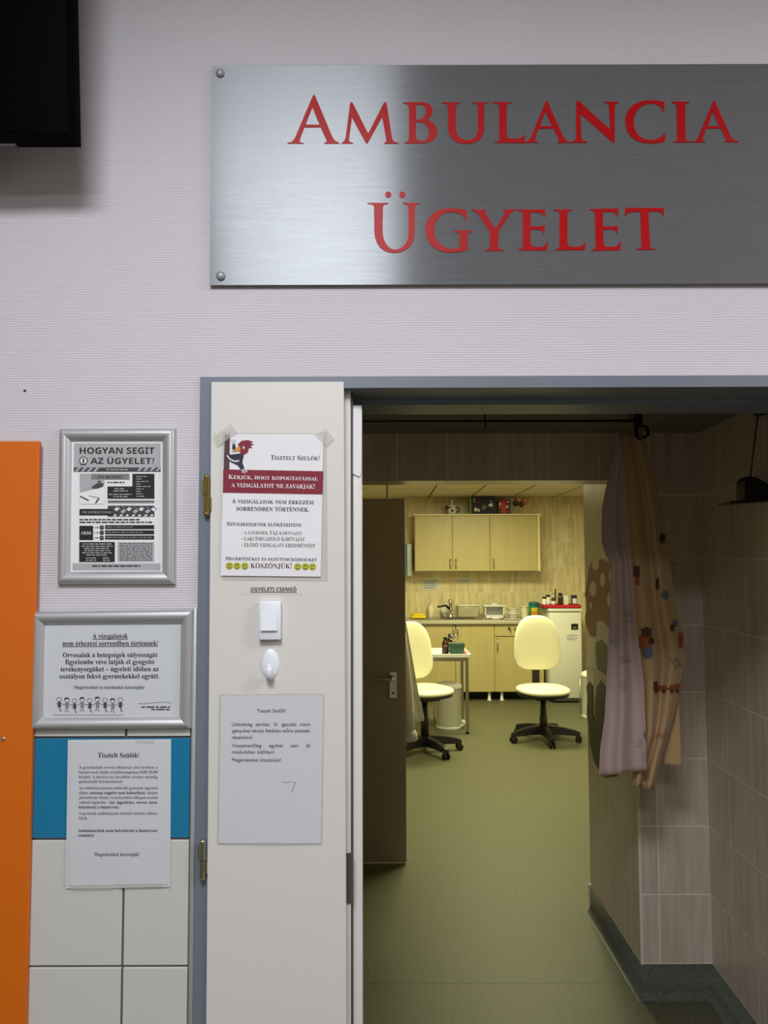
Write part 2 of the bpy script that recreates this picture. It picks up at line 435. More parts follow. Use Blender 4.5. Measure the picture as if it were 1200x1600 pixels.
def glyph(ch, font):
    key = (ch, font)
    if key in _cache: return _cache[key]
    off = _OFF[font]
    if font == 'sans': base, acc = ch, ''
    else:
        d = unicodedata.normalize('NFD', ch); base, acc = d[0], d[1:]
    g = _map(base, font); H = _map('H', font)
    if font not in _HREF:
        v, _ = _mesh(H, off); _HREF[font] = (max(x for x, y in v), max(y for x, y in v))
    hx, cap = _HREF[font]
    if ch == ' ':
        r = ([], [], 0.27, cap)
    else:
        vs, fs = _mesh(g, off)
        v2, _ = _mesh(g + H, off)
        adv = (max(x for x, y in v2) - hx) if v2 else 0.5
        if acc and vs:
            if base == 'i':                      # drop the dot
                keep = [y < cap * 0.74 for x, y in vs]
                ok = [f for f in fs if all(keep[i] for i in f)]
                idx = {}; nv = []
                for f in ok:
                    for i in f:
                        if i not in idx: idx[i] = len(nv); nv.append(vs[i])
                fs = [tuple(idx[i] for i in f) for f in ok]; vs = nv
            top = max(y for x, y in vs) + cap * 0.08; cx = (max(x for x, y in vs) + min(x for x, y in vs)) / 2
            k = cap
            def quad(pts):
                n = len(vs); vs.extend(pts); fs.append(tuple(range(n, n + len(pts))))
            def acute(x): quad([(x - .03 * k, top), (x + .05 * k, top), (x + .17 * k, top + .2 * k), (x + .05 * k, top + .2 * k)])
            if acc == '\u0301': acute(cx - .04 * k)
            elif acc == '\u030b': acute(cx - .17 * k); acute(cx + .05 * k)
            elif acc == '\u0308':
                for s in (-1, 1):
                    quad([(cx + s * .15 * k + .075 * k * math.cos(a * math.pi / 4), top + .08 * k + .075 * k * math.sin(a * math.pi / 4)) for a in range(8)])
        r = (vs, fs, adv, cap)
    _cache[key] = r
    return r
class Crop:
    """coordinates read in an enlargement of the photograph"""
    def __init__(s, x0, y0, k): s.x0 = x0; s.y0 = y0; s.k = k
    def __call__(s, x, y): return (s.x0 + x * s.k, s.y0 + y * s.k)
    def pts(s, L): return [s(x, y) for x, y in L]
def write(mb, cr, txt, font, x0, x1, yb, cap, d, mi=0, small=None, skew=0.0, kfix=0.0):
    """one line of lettering fitted between x0 and x1 on the plane y = d"""
    out = []; x = 0.0; capu = None
    for ch in txt:
        sc = 1.0
        if small is not None and ch.islower(): ch = ch.upper(); sc = small
        vs, fs, adv, c = glyph(ch, font); capu = c
        out.append((vs, fs, x, sc)); x += adv * sc
    allx = [px * sc + ox for vs, fs, ox, sc in out for px, py in vs]
    a, b = min(allx), max(allx); kx = (x1 - x0) / (b - a); ky = cap / capu
    if kfix and kx > kfix * ky and ' ' in txt:      # justified line: the slack goes between the words
        kx = kfix * ky; gap = ((x1 - x0) / kx - (b - a)) / txt.count(' ')
        o2 = []; n_ = 0
        for ch, (vs, fs, ox, sc) in zip(txt, out):
            o2.append((vs, fs, ox + gap * n_, sc)); n_ += ch == ' '
        out = o2
    for vs, fs, ox, sc in out:
        P = []
        for px, py in vs:
            u = x0 + (px * sc + ox - a) * kx
            P.append(W(*cr(u, yb - py * sc * ky + skew * (u - x0)), d))
        mb.add(P, fs, mi)
def rect(mb, cr, x0, y0, x1, y1, d, mi=0):
    mb.flat(cr.pts([(x0, y0), (x1, y0), (x1, y1), (x0, y1)]), d, mi)
def disc(mb, cr, x, y, r, d, mi=0, n=20, ry=None):
    mb.flat(cr.pts([(x + r * math.cos(2 * math.pi * k / n), y + (ry or r) * math.sin(2 * math.pi * k / n)) for k in range(n)]), d, mi)
def stroke(mb, cr, pts, w, d, mi=0):
    for (xa, ya), (xb, yb) in zip(pts, pts[1:]):
        L = math.hypot(xb - xa, yb - ya) or 1; nx, ny = -(yb - ya) / L * w / 2, (xb - xa) / L * w / 2
        mb.flat(cr.pts([(xa + nx, ya + ny), (xb + nx, yb + ny), (xb - nx, yb - ny), (xa - nx, ya - ny)]), d, mi)
def fine_print(mb, cr, x0, x1, y, h, d, mi, rnd):
    """a row of print too small to read in the photograph: word-long dashes"""
    x = x0
    while x < x1 - 4:
        w = min(rnd.uniform(12, 46), x1 - x); rect(mb, cr, x, y - h / 2, x + w, y + h / 2, d, mi); x += w + 7

YW = 1.525                # plane of the hall wall
# ------------------------------------------------------------------ the setting
DX0 = W(334, 1000, YW).x; DX1 = 0.97         # clear opening
ZT = W(600, 607, YW).z                      # underside of the door head
ZF = W(600, 589, YW).z
FX0 = W(308, 1100, YW).x                    # outer edge of frame
b = MB(); b.box((-3, YW, 0), (FX0, 1.725, HALL_Z)); b.box((DX1 + .03, YW, 0), (3, 1.725, HALL_Z)); b.box((FX0, YW, ZF), (DX1 + .03, 1.725, HALL_Z))
struct(b.build('wall_front', M['wallpaper']))
b = MB(); b.box((-3.2, -5, -.1), (3.5, 10.2, 0)); struct(b.build('floor', M['vinyl']))
b = MB(); b.box((-3.2, -5, HALL_Z), (3.2, 1.725, HALL_Z + .1)); struct(b.build('ceiling', M['ceil_white']))
b = MB(); b.box((-3, -5.1, 0), (3, -5, HALL_Z)); struct(b.build('wall_hall_rear', M['rear_wall']))
b = MB(); b.box((-3.1, -5, 0), (-3, 1.725, HALL_Z)); struct(b.build('wall_hall_left', M['plaster']))
b = MB(); b.box((3, -5, 0), (3.1, 1.725, HALL_Z)); struct(b.build('wall_hall_right', M['plaster']))
# anteroom
SX, SY1, SY2 = 0.980, 3.03, 3.76
CZ = W(1095, 676, SY1).z
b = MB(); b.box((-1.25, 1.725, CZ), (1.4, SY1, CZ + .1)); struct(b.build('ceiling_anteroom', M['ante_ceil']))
b = MB(); b.box((-1.35, 1.725, 0), (-1.25, 9.92, 2.5)); struct(b.build('wall_left', M['tile_y']))
b = MB()
q = [(1.250, SY1), (1.205, 1.725), (1.35, 1.725), (1.35, SY1)]
b.prism([Vector((x, y, 0)) for x, y in q], [Vector((x, y, CZ + .05)) for x, y in q])
struct(b.build('wall_right', M['tile_y']))
b = MB(); b.box((SX, SY1, 0), (2.85, SY2, 2.5)); wp = struct(b.build('wall_passage', [M['tile_y']]))
wp.data.materials.append(M['tile_x'])
for pl in wp.data.polygons:
    if abs(pl.normal.y) > 0.5: pl.material_index = 1
ZH = W(760, 751, SY1).z
b = MB(); b.box((-1.25, SY1, ZH), (SX, SY1 + .16, 2.5)); struct(b.build('wall_lintel', M['tile_x']))
b = MB(); b.box((-1.25, SY1 + .16, 2.5), (2.85, 9.92, 2.6)); struct(b.build('ceiling_treatment_room', M['board']))
b = MB(); b.box((-1.25, 9.92, 0), (2.85, 10.0, 2.5)); struct(b.build('wall_back', M['tile_back']))
b = MB(); b.box((2.75, SY2, 0), (2.85, 9.92, 2.5)); struct(b.build('wall_room_right', M['tile_y']))
# white corner bead on the stub wall, coved skirting
b = MB(); b.box((SX - .004, SY1 - .004, .128), (SX + .006, SY1 + .006, ZH)); struct(b.build('trim_1', M['white_enamel']))
def cove(name, pts):
    """skirting that sweeps out onto the floor, along a plan polyline (room side on the left)"""
    bb = MB(); prof = [(0.0, .128), (.004, .128), (.005, .035), (.009, .014), (.016, .004), (.024, .001)]
    n = len(pts); P = [Vector((x, y, 0)) for x, y in pts]; rows = []
    for i, p in enumerate(P):
        dirs = []
        if i > 0: dirs.append((P[i] - P[i - 1]).normalized())
        if i < n - 1: dirs.append((P[i + 1] - P[i]).normalized())
        nr = [Vector((-d.y, d.x, 0)) for d in dirs]
        mm = sum(nr, Vector()).normalized(); mm /= max(.5, mm.dot(nr[0]))
        rows.append([p + mm * o + Vector((0, 0, z)) for o, z in prof])
    vs = [q for r in rows for q in r]; k = len(prof)
    bb.add(vs, [(i * k + j, i * k + j + 1, (i + 1) * k + j + 1, (i + 1) * k + j) for i in range(n - 1) for j in range(k - 1)], 0, True)
    return struct(bb.build(name, M['cove']))
cove('baseboard_passage', [(1.2, 1.73), (1.250, SY1), (SX, SY1), (SX, SY2)])
b = MB(); b.box((SX - .008, SY2 - .004, 0), (SX + .01, SY2 + .012, .128)); struct(b.build('trim_2', M['white_enamel']))
b = MB(); b.box((-1.25, 3.145, 0), (SX, 3.149, .0008)); struct(b.build('trim_3', M['seam']))

# steel door frame
b = MB()
b.box((FX0, YW - .006, 0), (DX0, 1.735, ZT), 0)
b.box((FX0, YW - .006, ZT), (DX1 + .03, 1.63, ZF), 0); b.box((FX0, 1.63, ZT - .012), (DX1 + .03, 1.735, ZF), 0)
b.box((DX1, YW - .006, 0), (DX1 + .03, 1.735, ZT), 0)
struct(b.build('door_frame', M['frame_grey']))

# dado tiles left of the door, metal edge strip
b = MB(); XL, XR = W(47, 1330, YW).x, W(297, 1330, YW).x
zt = [W(170, y, YW).z for y in (956, 1151, 1309, 1507, 1706)]
zt += [zt[-1] - (zt[3] - zt[4]) * k for k in range(1, 5)]
xj = W(195.5, 1350, YW).x
b.box((XL - 1.2, YW - .004, 0), (XR + .001, YW + .01, zt[0]), 2)
g = .0021; tw = zt[3] - zt[4]
xs = [XL - .95, XL - .75, XL - .55, XL - .35, XL - .12, xj, XR]
xs = [xj - .254 * k for k in range(5, 0, -1)] + [xj, XR]
for r in range(len(zt) - 1):
    z1 = zt[r] - (0 if r == 0 else g); z0 = max(0.002, zt[r + 1] + g)
    if z1 - z0 < .01: continue
    for c in range(len(xs) - 1):
        x0 = xs[c] + g; x1 = xs[c + 1] - (g if c < len(xs) - 2 else .0005)
        b.box((x0, YW - .008, z0), (x1, YW, z1), 1 if r == 1 else 0, .001, 1)
struct(b.build('wall_tiles', [M['tile_white'], M['tile_blue'], M['grout']]))
b = MB(); xa, xb = W(299, 1300, YW).x, W(305.5, 1300, YW).x
b.box((xa, YW - .010, 0), (xb, YW + .01, W(303, 950, YW).z), 0, .0015); struct(b.build('trim_4', M['alu']))

# off-white fixed door leaf
LD = YW - .010
b = MB()
lp = [(330.5, 597), (537, 596.5), (541.3, 1600), (544.4, 2200), (317.5, 2200), (322.3, 1600)]
zz = lambda x: Vector((x, 0, 0))
f = [W(x, y, LD) for x, y in lp]
for q in f: q.z = max(q.z, .006)
b.prism(f, [q + Vector((0, .04, 0)) for q in f])
leaf = struct(b.build('door_1', M['leaf']), 'off-white narrow fixed door leaf covered with notices')
x1s = lambda px, d: W(px, 1100, d).x
b = MB(); b.box((x1s(520, 1.545), 1.545, .006), (x1s(548, 1.545), 1.575, W(545, 609, 1.545).z), 0, .002)
b.box((x1s(548, 1.55), 1.555, .006), (x1s(551.5, 1.555), 1.58, W(545, 612, 1.555).z), 1)
b.build('rebate_strip', [M['leaf'], M['dark']], leaf)
b = MB(); b.box((x1s(540, 1.562), 1.562, .006), (x1s(566, 1.562), 1.60, W(560, 633, 1.562).z), 0, .002); ms_ = b.build('meeting_stile', M['leaf'], leaf)
b = MB(); b.pxprism([(539, 1334), (551.5, 1333), (551.5, 1411), (539, 1412)], 1.542, .003)
o = b.build('strike_plate', M['dark'], leaf); o['label'] = 'dark steel strike plate'
b = MB(); b.pxprism([(552, 642), (565.5, 641), (564.5, 738), (562, 745), (551, 740)], 1.5585, .003)
o = b.build('sealing_strip', M['paper'], ms_); o['label'] = 'bright white strip broken off at its lower end'
def hinge(px, py0, py1, mat, lab):
    bb = MB(); d = LD - .006
    x = W(px, (py0 + py1) / 2, d).x; z1 = W(px, py0, d).z; z0 = W(px, py1, d).z; mid = (z0 + z1) / 2
    bb.cyl((x, d, z0 + .006), .0058, mid - z0 - .007, 0, 14); bb.cyl((x, d, mid), .0058, z1 - mid - .006, 0, 14)
    bb.ball((x, d, z1 - .004), .006, .006, .005, 0, 10); bb.ball((x, d, z0 + .004), .006, .006, .005, 0, 10)
    bb.box((x - .001, d, z0 + .012), (x + .009, YW, mid - .004), 0); bb.box((x - .009, d, mid + .004), (x + .001, YW, z1 - .012), 0)
    h = bb.build('hinge', mat, leaf); h['label'] = lab
hinge(322.5, 742, 806, M['brass'], 'brass hinge'); hinge(316.0, 1312, 1376, M['steel'], 'steel hinge')

# grey-brown inner door
DD = 4.34
dr = thing('door_2', 'grey-brown inner door standing open with a steel lever handle', 'door', (-.78, DD, 0)); dr['kind'] = 'structure'
xr = W(634.5, 1200, DD).x; zt3 = W(600, 779, DD).z
b = MB(); b.box((-.78, DD, .012), (xr, DD + .042, zt3), 0, .002); b.build('door_panel', M['door_brown'], dr)
b = MB(); b.pxprism([(609, 1050), (620, 1050), (620, 1090.5), (609, 1090.5)], DD - .006, .006)
b.cyl(W(614.5, 1083, DD - .010), .006, .004, 1, 12, 'Y')
hp = b.build('handle_plate', [M['chrome'], M['black']], dr)
b = MB(); c = W(614, 1059.5, DD - .008); e = W(584, 1059, DD)
b.tube([c, c + Vector((0, -.045, 0)), c + Vector((-.012, -.052, 0)), Vector((e.x, DD - .06, e.z))], [.009, .009, .009, .008], 0, 12)
b.build('handle', M['chrome'], hp)
hb = MB(); hb.box((-1.25, DD + .045, 0), (-.78, DD + .10, 2.5)); struct(hb.build('wall_door_pier', M['plaster']))

# ------------------------------------------------------------------ things on the hall wall
# TV
tv = thing('television', 'black flat television mounted high on the wall at upper left', 'television', W(-40, 250, YW))
c0 = W(119.5, 222, 1.380); TA = math.radians(6)
def tvp(x, s, w):          # x along wall, s up the screen, w back from the screen
    return Vector((c0.x + x, c0.y - s * math.sin(TA) + w * math.cos(TA), c0.z + s * math.cos(TA) + w * math.sin(TA)))
def tvbox(bb, x0, x1, s0, s1, w0, w1, mi=0, tap=0.0):
    vs = [tvp(x, s, w) for w, t_ in ((w0, 0), (w1, tap)) for x, s in ((x0 + t_, s0 + t_), (x1 - t_, s0 + t_), (x1 - t_, s1 - t_), (x0 + t_, s1 - t_))]
    bb.add(vs, [(0, 1, 2, 3), (7, 6, 5, 4), (0, 4, 5, 1), (1, 5, 6, 2), (2, 6, 7, 3), (3, 7, 4, 0)], mi)
b = MB(); tvbox(b, -.95, 0, 0, .56, 0, .022); tvbox(b, -.945, -.005, .003, .555, .022, .085, 0, .025); b.build('case', M['tv_case'], tv)
b = MB(); tvbox(b, -.935, -.014, .018, .546, -.0015, 0); b.build('screen', M['black_gloss'], tv)
b = MB(); tvbox(b, -.19, -.115, -.004, .004, .003, .018); b.build('sensor_strip', M['dark'], tv)
b = MB(); tvbox(b, -.62, -.33, .15, .42, .068, .074); b.tube([tvp(-.475, .28, .07), Vector((tvp(-.475, .28, .07).x, YW - .002, tvp(0, .28, .07).z))], .03); b.build('wall_bracket', M['tv_case'], tv)

# big sign
SD = YW - .010
sg = thing('sign', 'large brushed metal sign with red AMBULANCIA ÜGYELET lettering above the door', 'sign', W(800, 445, YW))
b = MB()
TLs, BLs = W(331, 102.5, SD), W(331, 445.5, SD)
x1 = W(1236, 270, SD).x
b.prism([Vector((TLs.x, SD, BLs.z)), Vector((x1, SD, BLs.z)), Vector((x1, SD, TLs.z)), Vector((TLs.x, SD, TLs.z))],
        [Vector((TLs.x, SD + .003, BLs.z)), Vector((x1, SD + .003, BLs.z)), Vector((x1, SD + .003, TLs.z)), Vector((TLs.x, SD + .003, TLs.z))])
pl = b.build('plate', M['brushed'], sg)
uv = pl.data.uv_layers.new(name='brush')
for lp_ in pl.data.loops:
    co = pl.data.vertices[lp_.vertex_index].co; uv.data[lp_.index].uv = (co.z, co.x)
for (px, py) in ((344, 115), (345, 431.5), (1222, 115), (1222, 431)):
    b = MB(); c = W(px, py, SD); b.lathe(c, [(.0092, 0), (.0088, -.003), (.0065, -.006), (.003, -.0075)], 0, 20, True, axis='Y'); b.cyl(c, .004, .012, 0, 10, 'Y')
    b.build('screw_cap', M['screw'], sg)
R1, R2, R3, R4, R5, R6 = [Crop(x, y, .18333) for x, y in ((440, 130), (620, 130), (800, 130), (950, 130), (570, 290), (740, 290))]
R7 = Crop(850, 310, .166667)
def Aout(o): return o
letters = [
 (R1, [(268,102),(275,98),(283,102),(290,116),(432,455),(455,490),(492,508),(490,514),(362,514),(362,508),(385,500),(380,480),(332,375),(194,375),(158,468),(152,495),(165,506),(190,508),(190,514),(50,514),(50,508),(80,502),(100,485),(118,455),(262,116)], [[(262,205),(323,352),(203,352)]]),
 (R1, [(588,164),(595,158),(605,166),(738,428),(872,166),(884,158),(895,170),(942,470),(958,497),(998,508),(998,514),(876,514),(876,508),(893,496),(886,440),(856,288),(733,512),(720,512),(600,292),(575,470),(578,497),(610,508),(610,514),(508,514),(508,508),(532,497),(545,465),(583,176)], []),
 (R2, [(52,163),(200,160),(240,163),(272,175),(296,197),(305,228),(298,262),(280,288),(255,308),(290,324),(320,346),(338,374),(346,410),(338,450),(314,480),(282,498),(245,508),(200,512),(62,512),(62,506),(88,500),(100,485),(105,440),(105,230),(98,188),(80,175),(52,169)], [[(165,183),(205,183),(228,190),(244,206),(250,232),(244,264),(228,290),(205,307),(165,312)], [(165,330),(205,330),(235,342),(258,366),(272,398),(275,430),(266,464),(245,485),(222,491),(190,488),(170,478),(163,450)]]),
 (R2, [(385,162),(545,162),(545,168),(515,175),(505,190),(505,390),(510,420),(524,448),(545,468),(572,481),(600,485),(630,481),(660,468),(680,444),(690,415),(692,390),(692,190),(680,175),(650,168),(650,162),(780,162),(780,168),(752,175),(745,190),(745,390),(740,425),(725,458),(700,485),(668,503),(632,513),(590,516),(552,514),(515,503),(482,482),(457,452),(442,418),(438,390),(435,190),(425,175),(385,168)], []),
 (R2, [(815,160),(980,160),(980,166),(948,174),(938,190),(938,440),(945,465),(970,472),(1040,470),(1075,455),(1088,430),(1092,432),(1088,508),(835,508),(835,502),(862,496),(873,480),(873,190),(862,175),(815,166)], []),
 (R3, [(289,155),(296,148),(305,158),(430,440),(455,480),(480,498),(500,500),(500,506),(388,506),(388,500),(402,490),(394,465),(352,386),(225,386),(200,460),(195,488),(220,498),(220,506),(105,506),(105,500),(140,490),(165,455),(282,168)], [[(285,240),(340,365),(237,365)]]),
 (R3, [(548,156),(555,148),(572,152),(838,398),(826,180),(815,170),(785,163),(785,156),(912,156),(912,163),(885,170),(877,185),(875,505),(866,508),(583,260),(592,460),(605,488),(640,500),(640,506),(490,506),(490,500),(525,492),(545,475),(548,440)], []),
 (R4, [(482,158),(478,248),(470,248),(460,215),(445,196),(420,181),(385,173),(350,173),(310,184),(275,205),(248,234),(230,270),(221,310),(221,352),(230,392),(250,430),(280,459),(320,479),(365,485),(410,478),(450,458),(475,435),(488,420),(493,425),(482,495),(440,506),(385,512),(335,511),(280,502),(232,482),(195,452),(167,412),(151,365),(147,318),(154,272),(174,228),(205,193),(248,166),(300,150),(355,145),(420,148)], []),
 (R4, [(545,156),(695,156),(695,163),(668,172),(658,190),(662,478),(675,492),(725,496),(725,502),(555,504),(555,498),(582,490),(594,475),(590,430),(585,190),(572,172),(545,163)], []),
 (R4, [(898,155),(905,148),(915,158),(1040,440),(1068,482),(1115,494),(1115,502),(995,502),(995,496),(1010,488),(1002,460),(962,386),(839,386),(808,465),(805,488),(832,494),(832,502),(715,502),(715,496),(750,488),(770,460),(890,168)], [[(893,240),(948,365),(849,365)]]),
 (R5, [(22,146),(200,146),(200,152),(165,160),(155,180),(152,390),(158,440),(173,484),(196,516),(226,538),(260,545),(292,540),(328,518),(354,486),(369,448),(373,400),(373,180),(360,160),(322,152),(322,146),(470,146),(470,152),(437,160),(428,180),(426,400),(420,450),(404,492),(376,529),(340,553),(300,568),(250,573),(205,568),(162,552),(128,524),(102,484),(86,436),(80,380),(78,180),(66,160),(22,152)], []),
 (R5, [(200 + 26 * math.cos(k * math.pi / 10), 76 + 26 * math.sin(k * math.pi / 10)) for k in range(20)], []),
 (R5, [(320 + 26 * math.cos(k * math.pi / 10), 76 + 26 * math.sin(k * math.pi / 10)) for k in range(20)], []),
 (R5, [(868,208),(868,300),(860,298),(848,268),(824,246),(790,230),(745,222),(705,226),(665,242),(632,269),(608,305),(594,345),(590,385),(596,425),(614,463),(642,496),(680,522),(725,537),(770,540),(797,533),(808,515),(810,420),(800,400),(758,390),(758,382),(915,382),(915,390),(888,398),(876,420),(876,545),(830,560),(785,568),(735,570),(680,566),(625,548),(578,517),(543,474),(522,425),(515,372),(521,325),(541,281),(573,243),(615,216),(665,199),(720,192),(795,195)], []),
 (R6, [(-17,203),(108,203),(108,210),(95,215),(100,230),(188,370),(265,235),(270,215),(250,210),(250,203),(368,203),(366,209),(340,215),(315,235),(212,385),(208,520),(220,540),(260,548),(260,555),(98,555),(98,548),(128,540),(140,520),(138,390),(40,245),(15,218),(-17,210)], []),
 (R6, [(372,203),(610,203),(608,270),(600,262),(585,238),(550,228),(485,228),(482,345),(560,348),(598,342),(608,342),(604,415),(598,412),(585,380),(540,374),(484,376),(485,490),(500,518),(540,525),(590,520),(615,500),(630,475),(634,480),(625,552),(382,552),(382,546),(408,538),(420,520),(420,235),(405,215),(372,210)], []),
 (R6, [(680,203),(842,203),(842,209),(812,216),(800,235),(800,490),(812,515),(850,522),(905,520),(935,505),(950,475),(956,480),(948,548),(692,550),(692,544),(722,537),(733,520),(733,235),(720,216),(680,209)], []),
 (R7, [(428,98),(700,94),(692,170),(684,165),(672,135),(640,125),(552,126),(552,262),(630,264),(678,256),(692,252),(688,328),(680,322),(670,298),(640,290),(555,292),(560,425),(575,448),(620,455),(680,448),(706,425),(716,400),(722,405),(714,485),(445,490),(445,484),(475,474),(485,455),(476,130),(462,112),(428,106)], []),
 (R7, [(762,88),(1128,88),(1122,165),(1114,160),(1100,130),(1060,122),(985,122),(978,140),(998,455),(1012,468),(1048,474),(1048,481),(870,481),(870,474),(905,466),(915,450),(905,140),(900,124),(820,126),(785,138),(768,165),(758,160)], []),
]
for cr, out, holes in letters:
    b = MB(); b.flat(cr.pts(out), SD - .0012, 0, tuple(cr.pts(h_) for h_ in holes))
    for L in [out] + holes:
        P = [W(*cr(x, y), SD - .0012) for x, y in L]; n = len(P)
        b.add(P + [q + Vector((0, .0012, 0)) for q in P], [(i, (i + 1) % n, n + (i + 1) % n, n + i) for i in range(n)])
    b.build('letter', M['red_letters'], sg)

# orange board
ob = thing('orange_panel', 'flat orange protective panel on the wall at the left edge', 'panel', (W(0, 1155, YW).x, YW, 0))
b = MB(); xo = W(51, 1145, YW - .02).x
b.box((xo - .62, YW - .022, .05), (xo, YW - .0095, W(30, 689.5, YW - .02).z), 0, .0015, 1); b.build('board', M['orange'], ob)
b = MB(); b.lathe(W(5, 1154.5, YW - .022), [(.0042, 0), (.004, -.0012), (.002, -.002)], 0, 12, True, axis='Y'); b.build('screw', M['chrome'], ob)
b = MB(); c = W(39, 610.5, YW); b.lathe(c, [(.0024, .004), (.0026, -.001), (.0015, -.002)], 0, 10, True, axis='Y')
tag(b.build('nail', M['black']), 'tiny black nail head in the wallpaper above the orange panel', 'nail')

def snap_frame(name, lab, outer, inner, off=0.0):
    t_ = thing(name, lab, 'picture frame', W((outer[2][0] + outer[3][0]) / 2, outer[2][1], YW))
    bb = MB(); prof = [(0, 0), (0, .006), (.04, .0085), (.1, .0108), (.18, .0126), (.28, .0139), (.4, .0145), (.52, .0143), (.64, .0134), (.76, .0117), (.87, .0093), (.95, .0068), (1, .0045), (1, 0)]
    vs = []
    for s_, h_ in prof:
        for o_, i_ in zip(outer, inner):
            x = o_[0] + (i_[0] - o_[0]) * s_; y = o_[1] + (i_[1] - o_[1]) * s_
            w_ = W(x, y, YW - off - .007); vs.append(Vector((w_.x, YW - off - h_, w_.z)))
    fs = [(i * 4 + k, i * 4 + (k + 1) % 4, (i + 1) * 4 + (k + 1) % 4, (i + 1) * 4 + k) for i in range(len(prof) - 1) for k in range(4)]
    bb.add(vs, fs); bb.build('frame', M['alu'], t_)
    d = YW - off - .004
    bb = MB(); bb.pxprism([(x, y) for x, y in inner], d, .003)
    return t_, bb, d
# framed emergency poster
C5 = Crop(70, 650, .208333)
fr1, pb, d = snap_frame('framed_poster', 'silver-framed black and white poster headed HOGYAN SEGÍT on the wallpaper',
    C5.pts([(108, 95), (982, 93), (978, 1262), (95, 1262)]), C5.pts([(198, 190), (884, 188), (882, 1165), (188, 1168)]))
po = pb.build('poster', M['paper'], fr1)
d -= .0006; e = d - .0004; e2 = d - .0008
rnd = random.Random(3); b = MB()      # 0 black 1 grey 2 light 3 white 4 dark soft
rect(b, C5, 218, 205, 868, 386, d, 2); rect(b, C5, 217, 386, 868, 418, d, 4)
for k in range(4): b.flat(C5.pts([(222 + k * 46, 416), (250 + k * 46, 388), (272 + k * 46, 388), (244 + k * 46, 416)]), e, 2); b.flat(C5.pts([(690 + k * 46, 412), (716 + k * 46, 386), (738 + k * 46, 386), (712 + k * 46, 412)]), e, 2)
fine_print(b, C5, 462, 622, 402, 8, e, 2, rnd)
write(b, C5, 'HOGYAN SEGÍT', 'bold', 262, 822, 283, 47, e, 0); write(b, C5, 'AZ ÜGYELET?', 'bold', 343, 822, 359, 45, e, 0)
disc(b, C5, 290, 335, 31, e, 0); disc(b, C5, 290, 335, 24, e2, 3); disc(b, C5, 290, 326, 8, e2 - .0003, 0); rect(b, C5, 284, 334, 296, 352, e2 - .0003, 0); rect(b, C5, 265, 364, 312, 368, e, 0)
rect(b, C5, 262, 433, 447, 660, d, 2); b.flat(C5.pts([(262, 575), (330, 560), (447, 520), (447, 660), (262, 660)]), e, 3); b.flat(C5.pts([(280, 433), (350, 433), (356, 530), (270, 570), (262, 520)]), e, 5)
b.flat(C5.pts([(355, 528), (400, 500), (440, 505), (436, 530), (395, 545), (355, 548)]), e2, 4); stroke(b, C5, [(264, 602), (330, 634)], 9, e2, 0); stroke(b, C5, [(330, 598), (408, 616), (385, 652)], 5, e2, 1); stroke(b, C5, [(408, 616), (380, 654)], 9, e2, 0); stroke(b, C5, [(395, 492), (418, 488), (412, 500)], 6, e2, 0)
rect(b, C5, 350, 433, 635, 475, e, 1); write(b, C5, 'ÖN BEMEHET', 'sans', 395, 590, 467, 19, e2, 0)
fine_print(b, C5, 470, 598, 497, 9, e, 4, rnd)
rect(b, C5, 657, 433, 822, 620, d, 0); rect(b, C5, 470, 528, 658, 620, d, 0)
for k, w_ in enumerate((80, 40, 92, 40, 108, 60, 46, 52, 70)): fine_print(b, C5, 685, 685 + w_, 454 + k * 18.6, 6, e, 2, rnd)
for y_, x0_, x1_ in ((545, 525, 605), (562, 515, 622), (588, 480, 652), (605, 515, 620)): fine_print(b, C5, x0_, x1_, y_, 7, e, 2, rnd)
rect(b, C5, 472, 630, 820, 655, d, 2); rect(b, C5, 472, 638, 820, 646, e, 4)
rect(b, C5, 472, 672, 822, 755, d, 4)
for k in range(7):
    x = 520 + k * 46; y = 706 + (k % 2) * 18 - 6
    b.flat(C5.pts([(x, y), (x + 24, y - 20), (x + 44, y - 8), (x + 20, y + 14)]), e, 2 if k % 2 else 3)
    b.flat(C5.pts([(x - 8, 752), (x + 6, 736), (x + 20, 744), (x + 10, 752)]), e, 3)
    stroke(b, C5, [(x + 10, 676), (x + 44, 700)], 5, e, 1)
rect(b, C5, 260, 697, 505, 743, e2, 0); write(b, C5, 'MI KIMEGYÜNK', 'sans', 282, 503, 731, 18, e2 - .0004, 2)
fine_print(b, C5, 260, 712, 777, 11, d, 4, rnd); fine_print(b, C5, 260, 806, 797, 11, d, 4, rnd)
rect(b, C5, 259, 823, 362, 930, d, 0); write(b, C5, '1830', 'sans', 276, 347, 889, 22, e, 3)
for k in range(3):
    y = 836 + k * 39; stroke(b, C5, [(366, y), (396, y)], 3, d, 4); b.flat(C5.pts([(393, y - 7), (404, y), (393, y + 7)]), d, 0); disc(b, C5, 427, y, 17, d, 0); stroke(b, C5, [(419, y), (435, y)], 5, e, 2)
    rect(b, C5, 452, y - 18, 820, y + 12, d, 0); fine_print(b, C5, 460, (668, 735, 810)[k], y - 3, 8, e, 1, rnd)
rect(b, C5, 258, 945, 525, 1095, d, 0)
for k, (x0_, x1_) in enumerate(((285, 500), (275, 508), (295, 490), (295, 488), (280, 502), (312, 470))): fine_print(b, C5, x0_, x1_, 960 + k * 16.5, 7, e, 2, rnd)
for y_ in (1065, 1082): fine_print(b, C5, 308, 385, y_, 7, e, 2, rnd); fine_print(b, C5, 435, 488, y_, 7, e, 2, rnd)
rect(b, C5, 545, 945, 820, 1092, d, 2)
for k in range(9): fine_print(b, C5, 560, 806, 958 + k * 15.2, 6, e, 4, rnd)
rect(b, C5, 208, 1105, 866, 1156, d, 2); fine_print(b, C5, 355, 720, 1125, 12, e, 4, rnd)
